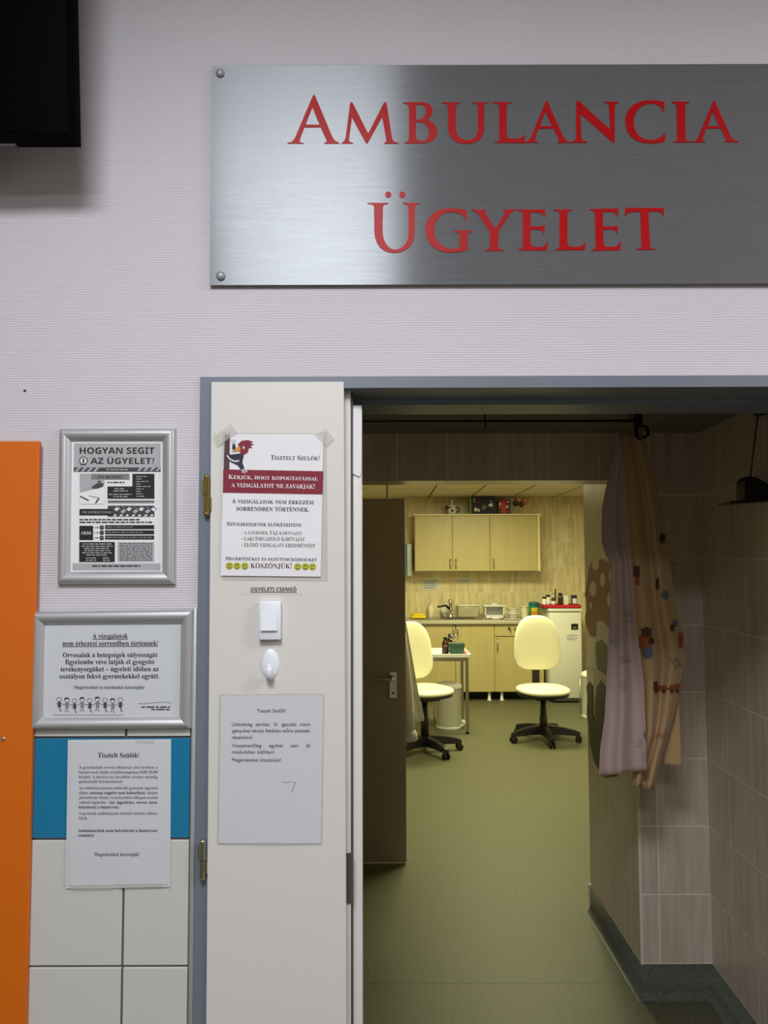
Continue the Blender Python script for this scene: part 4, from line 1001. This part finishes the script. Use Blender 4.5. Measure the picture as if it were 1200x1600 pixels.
# fridge
YF = 9.22; xf0, xf1 = X(858, YF), X(908.5, YF); zf = Z(951, YF, 880)
fg = thing('refrigerator', 'white under-counter refrigerator at the right end of the worktop', 'refrigerator', ((xf0 + xf1) / 2, YF, 0))
b = MB(); b.box((xf0, YF + .05, .03), (xf1, YF + .6, zf - .04), 0, .006); b.build('cabinet', M['white_enamel'], fg)
b = MB(); b.box((xf0 - .01, YF - .005, zf - .035), (xf1 + .01, YF + .62, zf), 0, .006); b.build('top', M['white_enamel'], fg)
b = MB(); b.box((xf0, YF, .05), (xf1, YF + .046, zf - .045), 0, .012); do = b.build('door', M['white_enamel'], fg)
b = MB(); b.pxprism([(892.5, 974.5), (903.5, 974.5), (903.5, 984), (892.5, 984)], YF - .002, .002); b.pxprism([(895, 979.8), (901, 979.8), (901, 981.5), (895, 981.5)], YF - .0028, .001, 1); b.build('badge', [M['black'], M['ink_grey']], do)
b = MB(); b.box((xf0 + .03, YF + .01, .02), (xf1 - .01, YF + .04, .05)); b.build('kick_strip', M['dark'], fg)
for x in (xf0 + .05, xf1 - .05):
    for y in (YF + .09, YF + .55):
        b = MB(); b.cyl((x, y, 0), .02, .031, 0, 10); b.build('foot', M['black'], fg)
b = MB(); b.pxprism([(884, 989.5), (906, 989), (906, 1001), (885, 1002)], YF - .0012, .001); pp = tag(b.build('paper_note', M['paper']), 'small printed paper stuck on the refrigerator door', 'note')
b = MB(); CI = Crop(0, 0, 1); rnd = random.Random(5)
for k in range(4): rect(b, CI, 886, 992 + k * 2.4, 903 - (k % 2) * 4, 992.8 + k * 2.4, YF - .0018)
b.build('printed_text', M['ink_grey'], pp)

# things on the fridge
tr_ = thing('tray', 'red plastic tray of small bottles on top of the refrigerator', 'tray', (X(874, 9.350), 9.350, zf))
xa, xb = X(846, 9.350), X(904.5, 9.350)
b = MB(); b.box((xa, 9.250, zf), (xb, 9.510, zf + .008)); 
for q in ((xa, 9.250, xb, 9.256), (xa, 9.504, xb, 9.510), (xa, 9.250, xa + .006, 9.510), (xb - .006, 9.250, xb, 9.510)): b.box((q[0], q[1], zf), (q[2], q[3], zf + .045))
b.build('basin', M['red_plastic'], tr_)
def bottle(px, d, z0, r, h, mat, capm, lab, neck=.45, group=None, labm=None, name='bottle'):
    x = X(px, d); t_ = thing(name, lab, 'bottle', (x, d, z0), 0, group)
    bb = MB(); bb.lathe((x, d, z0), [(r * .96, 0), (r, .004), (r, h * .62), (r * .92, h * .7), (r * neck, h * .82), (r * neck, h * .86)], 0, 16); bb.build('glass', mat, t_)
    if labm: bb = MB(); bb.lathe((x, d, z0 + h * .15), [(r * 1.01, 0), (r * 1.01, h * .4)], 0, 16); bb.build('label_band', labm, t_)
    bb = MB(); bb.lathe((x, d, z0 + h * .84), [(r * neck * 1.25, 0), (r * neck * 1.25, h * .14), (r * neck * 1.1, h * .16)], 0, 14); bb.build('cap', capm, t_)
    return t_
zt_ = zf + .0095; G = 'small medicine bottles in the red tray'
bottle(850.8, 9.350, zt_, 0.029, 0.126, M['white'], M['black'], 'white bottle with black cap, leftmost in the red tray', .7, G, M['paper'])
bottle(856.5, 9.370, zt_, 0.031, 0.150, M['cream'], M['black'], 'cream bottle with black cap, second from left in the red tray', .7, G, M['paper'])
bottle(865, 9.350, zt_, 0.027, 0.138, M['brown_glass'], M['white'], 'dark glass dropper bottle with white label in the red tray', .4, G, M['paper'])
bottle(876, 9.350, zt_, 0.031, 0.174, M['brown_glass'], M['black'], 'dark brown bottle in the middle of the red tray', .6, G)
b = MB(); b.tube([(X(869, 9.410), 9.450, zt_), (X(869, 9.410), 9.430, zt_ + .215)], [.006, .009], 0, 8); tag(b.build('brush', M['black']), 'thin black brush handle sticking up from the red tray', 'brush')
def carton(px0, px1, d, dep, z0, h, mats, lab, name='carton'):
    t_ = thing(name, lab, 'box', (X((px0 + px1) / 2, d), d, z0))
    bb = MB(); bb.box((X(px0, d), d, z0), (X(px1, d), d + dep, z0 + h), 0, .002, 1); bb.build('box', mats[0], t_)
    bb = MB(); bb.box((X(px0, d) + .006, d - .001, z0 + h * .3), (X(px1, d) - .006, d + .001, z0 + h * .72)); bb.build('printed_panel', mats[1], t_); return t_
carton(881, 888.5, 9.350, .05, zt_, .14, (M['paper'], M['cream']), 'white carton standing in the red tray')
carton(894, 902, 9.350, .05, zt_, .145, (M['ink_navy'], M['paper']), 'dark blue and white carton at the right end of the red tray')

# things on the worktop
zk = zw1 + .0008; zs = zw1 + .0112
def at(px, d): return Vector((X(px, d), d, zk))
# yellow folded cloth in a tray
cl = thing('cleaning_cloth', 'yellow folded cloth at the left end of the worktop', 'cloth', at(654, 9.610))
b = MB(); b.box((X(642, 9.610), 9.510, zs), (X(665, 9.610), 9.730, zs + .035), 0, .014, 3); b.build('lower_fold', M['yellow'], cl)
b = MB(); b.box((X(644, 9.610), 9.530, zs + .033), (X(663, 9.610), 9.710, zs + .06), 0, .012, 3); b.build('upper_fold', M['yellow'], cl)
sb = thing('soap_dispenser', 'cream pump soap dispenser behind the sink', 'dispenser', at(673.5, 9.860))
x, y = X(673.5, 9.830), 9.845
b = MB(); b.lathe((x, y, zk), [(.036, 0), (.04, .01), (.04, .13), (.03, .15), (.014, .16)], 0, 18); b.build('bottle', M['cream'], sb)
b = MB(); b.lathe((x, y, zk + .158), [(.016, 0), (.016, .02), (.006, .022), (.006, .045)], 0, 12); b.tube([(x, y, zk + .2), (x, y - .04, zk + .196)], .007); b.build('pump', M['white'], sb)
hb_ = thing('paper_bag', 'white crumpled bag behind the faucet', 'bag', at(696, 9.850))
b = MB(); x, y = X(695.5, 9.850), 9.850
ol = [(.055 * math.cos(a) * (1 + .12 * math.sin(5 * a)), .075 * math.sin(a) * (1 + .1 * math.cos(4 * a))) for a in [2 * math.pi * k / 30 for k in range(30)]]
b.pillow(ol, .035, .035, lambda u, v, w_: Vector((x + u, y - w_, zk + .08 + v)), 0); b.build('sack', M['white'], hb_)
b = MB(); b.tube([(x, y, zk + .15), (x + .006, y, zk + .17), (x - .004, y - .006, zk + .19)], [.02, .014, .022], 0, 8); b.build('twisted_top', M['white'], hb_)
ct = thing('storage_tub', 'clear lidded plastic tub on the worktop right of the faucet', 'tub', at(733, 9.710))
b = MB(); b.box((X(716, 9.710), 9.710, zs), (X(748, 9.710), 9.870, zs + .14), 0, .012, 2); b.build('tub', M['clear_plastic'], ct)
b = MB(); b.box((X(715, 9.710), 9.700, zs + .138), (X(749, 9.710), 9.880, zs + .155), 0, .006, 2); b.build('lid', M['cream'], ct)
# white open rack
rk = thing('instrument_rack', 'white plastic rack with a flat rim on the worktop', 'rack', at(772, 9.560))
xa, xb = X(756, 9.560), X(788, 9.560)
b = MB()
b.box((xa + .01, 9.510, zk), (xb - .01, 9.710, zk + .01)); b.box((xa + .008, 9.510, zk), (xa + .02, 9.710, zk + .155)); b.box((xb - .02, 9.510, zk), (xb - .008, 9.710, zk + .155)); b.box((xa + .01, 9.695, zk), (xb - .01, 9.710, zk + .155)); b.box((xa + .01, 9.510, zk), (xb - .01, 9.520, zk + .05)); b.build('body', M['white'], rk)
b = MB(); b.box((xa - .012, 9.490, zk + .153), (xb + .012, 9.730, zk + .17), 0, .005, 1); b.lathe((X(772, 9.610), 9.610, zk + .169), [(.05, 0), (.045, .012), (.02, .024), (.008, .028)], 0, 16); b.build('lid', M['white'], rk)
b = MB(); b.lathe((X(774, 9.490), 9.445, zk), [(.03, 0), (.05, .012), (.062, .03), (.058, .03), (.03, .006)], 0, 20, sx=1.3, sy=.9); tag(b.build('kidney_dish', M['white']), 'shallow white dish in front of the white rack', 'dish')
bw = [(.045, 0), (.05, .004), (.072, .05), (.082, .062)]
for k, lab in enumerate(('lower white bowl of the stack on the worktop', 'upper white bowl of the stack on the worktop')):
    c = Vector((X(801.5, 9.610), 9.610, zk + .0655 * k))
    t_ = thing('bowl', lab, 'bowl', c, 0, 'white bowls stacked on the worktop')
    b = MB(); b.lathe(c, bw + [(.078, .062), (.066, .048), (.045, .008)], 0, 24); b.build('basin', M['white'], t_)
    b = MB(); b.lathe(c + Vector((0, 0, .059)), [(.080, 0), (.086, .002), (.086, .006), (.080, .008)], 0, 24); b.build('rim', M['cream'], t_)
pl_ = thing('plate', 'flat white plate lying at the front of the worktop by the bowls', 'plate', at(800, 9.410))
b = MB(); b.lathe(at(800, 9.410), [(.05, 0), (.09, .012), (.088, .015), (.05, .004)], 0, 24, sx=1.15, sy=.75); b.build('dish', M['white'], pl_)
cn = thing('canister', 'cream canister beside the teal wipe tub', 'canister', at(819, 9.710))
b = MB(); b.cyl(at(819.610, 9.710), .048, .13, 0, 24, bev=.004); b.build('body', M['cream'], cn)
b = MB(); b.lathe(at(819.610, 9.710) + Vector((0, 0, .128)), [(.051, 0), (.051, .016), (.046, .02)], 0, 24); b.build('lid', M['cream'], cn)
wt_ = thing('wipe_tub', 'teal tub of wipes with an orange and green label on the worktop', 'tub', at(834.5, 9.610))
c = at(834.5, 9.610)
b = MB(); b.cyl(c, .064, .175, 0, 28, bev=.004); b.build('body', M['teal'], wt_)
b = MB(); b.lathe(c + Vector((0, 0, .025)), [(.0645, 0), (.0645, .125)], 0, 28)
for k in range(8):
    a0 = -math.pi / 2 - .7 + k * .175
    b.add([c + Vector((.0652 * math.cos(a), .0652 * math.sin(a), z_)) for z_ in (.04, .088) for a in (a0, a0 + .175)], [(0, 1, 3, 2)], 1)
    b.add([c + Vector((.0652 * math.cos(a), .0652 * math.sin(a), z_)) for z_ in (.092, .135) for a in (a0, a0 + .175)], [(0, 1, 3, 2)], 2)
b.build('label_band', [plain('green_label', srgb(40, 140, 70), .5), plain('orange_label', srgb(226, 130, 30), .5), plain('yellow_label', srgb(214, 190, 60), .5)], wt_)
b = MB(); b.lathe(c + Vector((0, 0, .173)), [(.067, 0), (.067, .02), (.05, .03), (.02, .033)], 0, 28); b.build('lid', M['teal'], wt_)

# things on top of the wall cabinets
zc_ = zu1 + .021
jg = thing('jug', 'small white patterned jug on top of the wall cabinets', 'jug', (X(708, 9.670), 9.670, zc_))
c = Vector((X(707.5, 9.670), 9.670, zc_))
b = MB(); b.lathe(c, [(.04, 0), (.055, .01), (.06, .05), (.048, .085), (.05, .1), (.044, .1), (.04, .08), (.04, .012)], 0, 20); b.build('body', M['white'], jg)
b = MB(); b.tube([c + Vector((.05, 0, .085)), c + Vector((.09, 0, .08)), c + Vector((.095, 0, .045)), c + Vector((.055, 0, .025))], .008); b.build('handle', M['black'], jg)
b = MB(); b.lathe(c + Vector((0, 0, .1)), [(.05, 0), (.048, .01), (.025, .03), (.012, .034), (.015, .06), (.006, .09)], 0, 16); b.build('lid', M['cream'], jg)
b = MB(); b.tube([c + Vector((-.045, -.01, .075)), c + Vector((-.085, -.02, .105))], [.02, .009]); b.ball(c + Vector((0, -.056, .045)), .016, .006, .02); b.ball(c + Vector((-.03, -.05, .085)), .022, .01, .008); b.build('painted_spout', M['ink_brown'], jg)
def toybox(px0, px1, d, dep, h, lab, cols, seed):
    t_ = thing('toy_box', lab, 'box', (X((px0 + px1) / 2, d), d, zc_)); x0_, x1_ = X(px0, d), X(px1, d)
    bb = MB(); bb.box((x0_, d, zc_), (x1_, d + dep, zc_ + h), 0, .002, 1); bb.build('carton', cols[0], t_)
    r_ = random.Random(seed); bb = MB(); n = len(cols) - 1; bb.add([Vector((x, d - .0005, z)) for x, z in ((x0_ + .003, zc_ + .003), (x1_ - .003, zc_ + .003), (x1_ - .003, zc_ + h - .003), (x0_ + .003, zc_ + h - .003))], [(0, 1, 2, 3)], n - 1)
    for k in range(16):
        cx, cz = x0_ + r_.uniform(.12, .88) * (x1_ - x0_), zc_ + r_.uniform(.12, .85) * h; s_ = r_.uniform(.012, .032)
        L = [(cx + s_ * r_.uniform(.6, 1.3) * math.cos(a), cz + s_ * r_.uniform(.6, 1.3) * math.sin(a)) for a in [2 * math.pi * j / 7 for j in range(7)]]
        L = [(min(max(x, x0_ + .004), x1_ - .004), min(max(z, zc_ + .004), zc_ + h - .004)) for x, z in L]
        bb.add([Vector((x, d - .0008 - .0002 * k, z)) for x, z in L], [tuple(range(7))], k % n)
    bb.build('printed_picture', cols[1:], t_); return t_
tb = toybox(738, 776, 9.630, .16, .245, 'tall dark toy box with a picture and a green edge on the wall cabinets', [M['ink_navy'], M['paper'], M['ink_red'], M['ink_grey'], plain('violet_print', srgb(84, 50, 110), .5), M['ink_navy']], 4)
b = MB(); b.box((X(738, 9.630) - .012, 9.629, zc_), (X(738, 9.630), 9.710, zc_ + .25)); b.build('green_edge', plain('green_card', srgb(130, 170, 40), .6), tb)
t2 = toybox(780, 799.5, 9.660, .1, .19, 'red and white toy box beside the dark one on the wall cabinets', [M['ink_brown'], M['paper'], M['red_plastic'], M['ink_brown']], 9)
b = MB(); b.box((X(786, 9.660), 9.655, zc_ + .01), (X(793, 9.660), 9.659, zc_ + .18)); b.build('red_stripe', M['red_plastic'], t2)
# truck picture stuck on the tiles
tk = thing('truck_sticker', 'orange toy truck sticker on the back wall above the wall cabinets', 'sticker', W(815, 790, YB))
Ct = Crop(640, 760, .23333); b = MB(); d = YB - .0015
b.flat(Ct.pts([(698, 100), (700, 72), (760, 66), (802, 70), (798, 100), (775, 128), (752, 112), (720, 112)]), d, 0); b.flat(Ct.pts([(720, 80), (748, 78), (744, 100), (722, 100)]), d - .0006, 1); b.flat(Ct.pts([(768, 84), (790, 84), (782, 110), (770, 112)]), d - .0006, 1); b.build('body', [plain('orange_print', srgb(222, 112, 30), .5), M['paper']], tk)
for x, y, r in ((711, 115, 19), (747, 122, 17)):
    b = MB(); disc(b, Ct, x, y, r, d - .001, 0); disc(b, Ct, x, y, r * .35, d - .0016, 1); b.build('wheel', [M['black'], M['ink_grey']], tk)
# notes on the back wall, and wall panel at left
for (q, lab, nl) in (([(660, 905), (686, 904), (686, 921), (660, 922)], 'faint printed sheet on the back wall under the wall cabinets, above the soap dispenser', 4), ([(714, 904.5), (737, 904), (737, 910), (714, 911)], 'narrow paper label on the back wall under the wall cabinets, above the tub', 1)):
    b = MB(); b.pxprism(q, YB - .001, .001); pp = tag(b.build('wall_note', M['paper_grey']), lab, 'note'); b = MB()
    for k in range(nl): rect(b, CI, q[0][0] + 3, q[0][1] + 2.6 + k * 3.5, q[1][0] - 4 - (k % 2) * 3, q[0][1] + 3.6 + k * 3.5, YB - .0016)
    b.build('printed_text', M['ink_grey'], pp)
td = thing('towel_dispenser', 'white and blue dispenser on the back wall left of the wall cabinets', 'dispenser', (X(634, 9.770), YB, Z(900, 9.770)))
b = MB(); b.box((X(618, 9.770), 9.770, Z(900, 9.770)), (X(644.5, 9.770), YB, Z(849, 9.770)), 0, .012, 2); cs = b.build('case', M['cool_white'], td)
b = MB(); b.box((X(633, 9.770), 9.765, Z(899, 9.770)), (X(637, 9.770), 9.775, Z(850, 9.770))); b.box((X(618, 9.770), 9.765, Z(893, 9.770)), (X(633, 9.770), 9.775, Z(880, 9.770))); b.build('window_strip', plain('grey_blue_plastic', srgb(92, 116, 140), .3), td)

# ------------------------------------------------------------------ chairs
CHL = 'cream swivel chair with round black star base'
ch = thing('swivel_chair', 'cream swivel chair facing the camera in front of the refrigerator', 'chair', (0, 0, 0), 0, 'cream swivel chairs in the treatment room')
def sup(a, n): return math.copysign(abs(math.cos(a)) ** (2 / n), math.cos(a)), math.copysign(abs(math.sin(a)) ** (2 / n), math.sin(a))
ol = []
for k in range(44):
    cx_, sy_ = sup(2 * math.pi * k / 44, 2.5); ol.append((cx_ * .248, sy_ * .235))
b = MB(); b.pillow(ol, .038, .042, lambda u, v, w_: Vector((u, v, .47 + w_ + .012 * (v / .235) ** 2 * (-1 if v < 0 else 1))), 0, 2.4); b.build('seat', M['vinyl_cream'], ch, True)
b = MB(); b.pillow([(u * .96, v * .96) for u, v in ol], .022, .03, lambda u, v, w_: Vector((u, v, .432 + w_)), 0, 3); b.box((-.09, -.12, .385), (.09, .1, .41), 0, .006); b.build('seat_shell', M['black'], ch, True)
bo = []
for k in range(48):
    cx_, sy_ = sup(2 * math.pi * k / 48, 2.7 if k <= 24 else 3.8); v = sy_ * .262
    wd_ = .236 - .045 * max(0, (v + .20) / .46) ** 1.5 - .012 * max(0, (-v - .16) / .1) ** 2
    bo.append((cx_ * wd_, v))
b = MB(); b.pillow(bo, .04, .03, lambda u, v, w_: Vector((u, .235 - w_ + .10 * u * u * -4 + .06 * v, .885 + v)), 0, 2.6); b.build('backrest', M['vinyl_cream'], ch, True)
b = MB(); b.pillow([(u * .93, v * .93) for u, v in bo], .01, .022, lambda u, v, w_: Vector((u, .262 - w_ - .4 * u * u + .06 * v, .885 + v)), 0, 3); b.build('back_shell', M['black'], ch, True)
b = MB(); P = [(0, .05, .395), (0, .22, .39), (0, .275, .43), (0, .285, .55), (0, .28, .80)]
for (p0_, p1_) in zip(P, P[1:]):
    a_, c_ = Vector(p0_), Vector(p1_); dn = (c_ - a_).normalized(); nn = Vector((1, 0, 0)).cross(dn) * .008; s_ = Vector((.035, 0, 0)); dn = dn * .004
    b.add([a_ - dn - s_ - nn, a_ - dn + s_ - nn, a_ - dn + s_ + nn, a_ - dn - s_ + nn, c_ + dn - s_ - nn, c_ + dn + s_ - nn, c_ + dn + s_ + nn, c_ + dn - s_ + nn], [(0, 1, 2, 3), (7, 6, 5, 4), (0, 4, 5, 1), (1, 5, 6, 2), (2, 6, 7, 3), (3, 7, 4, 0)])
b.build('back_post', M['black'], ch, True)
b = MB(); b.lathe((0, 0, .075), [(.036, 0), (.036, .15), (.03, .155), (.03, .22), (.026, .225), (.026, .31)], 0, 20); b.build('gas_lift', M['black'], ch, True)
b = MB(); b.lathe((0, 0, .07), [(.03, 0), (.05, .01), (.05, .06), (.036, .075)], 0, 20)
for k in range(5):
    a = math.radians(-90 + 72 * k); u = Vector((math.cos(a), math.sin(a), 0)); v = Vector((-u.y, u.x, 0))
    sec = [(.03, .036, .06, .145), (.18, .03, .065, .13), (.30, .026, .06, .105), (.335, .02, .058, .09)]
    vs = []
    for r_, hw, z0_, z1_ in sec: vs += [u * r_ - v * hw + Vector((0, 0, z0_)), u * r_ + v * hw + Vector((0, 0, z0_)), u * r_ + v * hw * .7 + Vector((0, 0, z1_)), u * r_ - v * hw * .7 + Vector((0, 0, z1_))]
    fs = [(0, 1, 2, 3), (15, 14, 13, 12)] + [(4 * i + j, 4 * i + (j + 1) % 4, 4 * i + 4 + (j + 1) % 4, 4 * i + 4 + j) for i in range(3) for j in range(4)]
    b.add(vs, fs)
b.build('star_base', M['black'], ch, True)
for k in range(5):
    a = math.radians(-90 + 72 * k); u = Vector((math.cos(a), math.sin(a), 0)); v = Vector((-u.y, u.x, 0)); c = u * .318 + Vector((0, 0, .03))
    b = MB()
    for s_ in (-1, 1):
        q0 = c + v * (.012 * s_); q1 = c + v * (.026 * s_); b.tube([q0, q0 + v * .001 * s_, q1 - v * .001 * s_, q1], [.024, .03, .03, .024], 0, 18)
    b.tube([c, c + Vector((0, 0, .05))], .009, 0, 8); b.add([], []); b.build('caster', M['rubber'], ch, True)
pR = FL(849.5, 880 + 1992 / 7.2); ch.location = (pR.x, pR.y, 0); ch.rotation_euler = (0, 0, math.radians(2))
pL = FL(664, 880 + 1992 / 6.75)
ch2 = dup(ch, (pL.x, pL.y, 0), math.radians(31), 'cream swivel chair partly hidden by the white coat and the inner door')
for c in ch2.children:                    # this one is set higher, its back lower
    k = c.name.split('.')[0]
    if k in ('seat', 'seat_shell', 'gas_lift'): c.location.z += .07
    elif k in ('backrest', 'back_shell'): c.location.z -= .02
    elif k == 'back_post': c.location.z += .05

# trolley table
TX1 = FL(730.5, 1146.5).x + .016; TY0, TY1 = 7.57, 8.09; TX0 = TX1 - .72; TZ = Z(1024.5, TY0, 720)
tt = thing('trolley_table', 'small steel-legged white instrument table between the chairs', 'table', ((TX0 + TX1) / 2, (TY0 + TY1) / 2, 0))
b = MB(); b.box((TX0 - .02, TY0 - .02, TZ - .02), (TX1 + .025, TY1 + .02, TZ), 0, .008, 2); b.build('tabletop', M['white'], tt)
b = MB()
for q in ((TX0 - .02, TY0 - .02, TX1 + .025, TY0 - .008), (TX0 - .02, TY1 + .008, TX1 + .025, TY1 + .02), (TX0 - .02, TY0 - .02, TX0 - .008, TY1 + .02), (TX1 + .013, TY0 - .02, TX1 + .025, TY1 + .02)): b.box((q[0], q[1], TZ - .004), (q[2], q[3], TZ + .016), 0, .003, 1)
b.build('rim', M['white'], tt)
b = MB(); b.box((TX0, TY0 + .005, TZ - .055), (TX1, TY0 + .03, TZ - .02)); b.box((TX0, TY1 - .03, TZ - .055), (TX1, TY1 - .005, TZ - .02)); b.box((TX1 - .03, TY0 + .01, TZ - .05), (TX1 - .005, TY1 - .01, TZ - .021)); b.build('apron', M['steel'], tt)
for x in (TX0 + .016, TX1 - .016):
    for y in (TY0 + .016, TY1 - .016):
        b = MB(); b.box((x - .015, y - .015, .018), (x + .015, y + .015, TZ - .02), 0, .003, 1); lg = b.build('leg', M['steel'], tt)
        b = MB(); b.cyl((x, y, 0), .017, .02, 0, 12); b.build('foot', M['rubber'], lg)
b = MB(); b.box((TX1 - .03, TY0 + .03, TZ + .0005), (TX1 + .002, TY1 - .05, TZ + .003)); tag(b.build('card', M['red_plastic']), 'narrow red card lying at the edge of the instrument table', 'card')
bottle(695.5, 7.74, TZ, .034, .165, M['brown_glass'], M['black'], 'brown glass bottle on the instrument table, nearer the left chair', .5, 'brown bottles on the instrument table', M['ink_brown'])
bottle(703, 7.87, TZ, .033, .185, M['brown_glass'], M['ink_navy'], 'dark bottle with a pale label on the instrument table behind the basket', .5, 'brown bottles on the instrument table', M['ink_light'])
sc = thing('scissors', 'steel scissors standing among the bottles on the instrument table', 'scissors', (X(707, 7.79), 7.79, TZ))
for s_ in (-1, 1):
    b = MB(); x = X(708.5, 7.78); b.tube([(x + .012 * s_, 7.78, TZ + .001), (x, 7.78 + .004 * s_, TZ + .11), (x - .016 * s_, 7.78 + .004 * s_, TZ + .14)], .004, 0, 8)
    b.tube([Vector((x - .02 * s_ + .018 * math.cos(k * math.pi / 6), 7.78 + .004 * s_, TZ + .158 + .02 * math.sin(k * math.pi / 6))) for k in range(13)], .004, 0, 8); b.build('blade', M['chrome'], sc)
bk = thing('basket', 'dark green woven basket on the instrument table', 'basket', (X(713.5, 7.66), 7.66, TZ + .001))
xa, xb = X(702, 7.62), X(725.5, 7.62); b = MB(); y0_, y1_ = 7.60, 7.73; hgt = .105
vs = []
for z_, e_ in ((0, .012), (hgt, 0)): vs += [Vector((xa + e_, y0_ + e_, TZ + .0012 + z_)), Vector((xb - e_, y0_ + e_, TZ + .0012 + z_)), Vector((xb - e_, y1_ - e_, TZ + .0012 + z_)), Vector((xa + e_, y1_ - e_, TZ + .0012 + z_))]
for z_, e_ in ((hgt, .008), (.006, .02)): vs += [Vector((xa + e_, y0_ + e_, TZ + .0012 + z_)), Vector((xb - e_, y0_ + e_, TZ + .0012 + z_)), Vector((xb - e_, y1_ - e_, TZ + .0012 + z_)), Vector((xa + e_, y1_ - e_, TZ + .0012 + z_))]
b.add(vs, [(3, 2, 1, 0), (12, 13, 14, 15)] + [(4 * i + j, 4 * i + (j + 1) % 4, 4 * i + 4 + (j + 1) % 4, 4 * i + 4 + j) for i in range(3) for j in range(4)]); b.build('body', M['green_dark'], bk)
b = MB(); b.tube([(xa, y0_, TZ + hgt), (xb, y0_, TZ + hgt), (xb, y1_, TZ + hgt), (xa, y1_, TZ + hgt), (xa, y0_, TZ + hgt)], .006, 0, 8); b.build('rim', M['green_dark'], bk)
b = MB(); r_ = random.Random(2)
for k in range(6): b.ball((xa + .03 + .018 * k, 7.665 + r_.uniform(-.03, .03), TZ + .085 + r_.uniform(0, .015)), .02, .02, .016, 0, 10)
b.build('filling', M['ink_soft'], bk); 

# pedal bins
def pedal_bin(c, r, h, lab, mat, lidopen=False):
    t_ = thing('pedal_bin', lab, 'bin', c, 0, 'pedal bins in the treatment room')
    bb = MB(); bb.lathe(c, [(r * .95, 0), (r, .012), (r, h * .84), (r * 1.02, h * .845)], 0, 32); bb.build('body', mat, t_)
    bb = MB(); bb.lathe(c + Vector((0, 0, h * .85)), [(r * 1.03, 0), (r * 1.04, .02), (r * .98, .045), (r * .7, .062), (r * .2, .068)], 0, 32); bb.build('lid', mat, t_)
    bb = MB(); bb.lathe(c, [(r * 1.0, 0), (r * 1.02, .004), (r * 1.02, .022), (r, .026)], 0, 32); bb.build('base_ring', M['white'] if mat is not M['steel'] else M['black'], t_)
    bb = MB(); bb.box(c + Vector((r * .8, -.06, .018)), c + Vector((r * 1.12, .0, .038)), 0, .006); bb.ball(c + Vector((r * 1.12, -.03, .05)), .024, .024, .035); bb.build('pedal', M['white'], t_)
    bb = MB(); bb.tube([c + Vector((-r - .012, 0, .03)), c + Vector((-r - .022, 0, h * .3)), c + Vector((-r - .012, 0, h * .82))], .006, 0, 8); bb.build('lever_rod', M['steel'], t_)
    return t_
pb_ = FL(703.5, 1140); pedal_bin(Vector((pb_.x - .005, pb_.y + .1, 0)), .128, .46, 'cream pedal bin standing under the instrument table', M['white_enamel'])
p2 = FL(927, 1120); pedal_bin(Vector((p2.x, p2.y, 0)), .12, .50, 'white pedal bin beside the refrigerator, cut off by the passage wall', M['white_enamel'])

# white coat hanging behind the inner door
ck = thing('white_coat', 'white coat hanging behind the edge of the inner door', 'coat', W(640, 1160, 4.500))
lt = [(880, 560), (1000, 540), (1160, 535)]
drape('body', '', M['coat'], lt, [(880, 608), (930, 620), (960, 632), (1010, 641), (1050, 648), (1090, 655), (1124, 663.5), (1140, 657), (1160, 650)], 4.49, 5.0, .02, 880, 1158, 1126, ck, 2.0, 60, 40, .003, .05)
b = MB(); arm = [W(x, y, d_) for x, y, d_ in ((612, 950, 4.47), (622, 985, 4.455), (629, 1030, 4.445), (633, 1075, 4.44), (637, 1110, 4.435), (640, 1146, 4.43))]
b.tube(arm, [.03, .043, .04, .044, .036, .034], 0, 18); sl = b.build('sleeve', M['coat'], ck)
b = MB(); b.tube([arm[-1] + Vector((-.003, 0, .012)), arm[-1] + Vector((.004, 0, -.014)), arm[-1] + Vector((.008, 0, -.04))], [.037, .042, .039], 0, 18); b.build('cuff', M['coat'], sl)
b = MB(); hz = W(600, 865, 4.400); b.tube([Vector((hz.x, DD + .042, hz.z)), Vector((hz.x, 4.440, hz.z)), Vector((hz.x, 4.520, hz.z - .02)), Vector((hz.x, 4.520, hz.z - .06))], .006); 
b.build('hook', M['chrome'], ck)

bpy.data.objects.remove(_co)
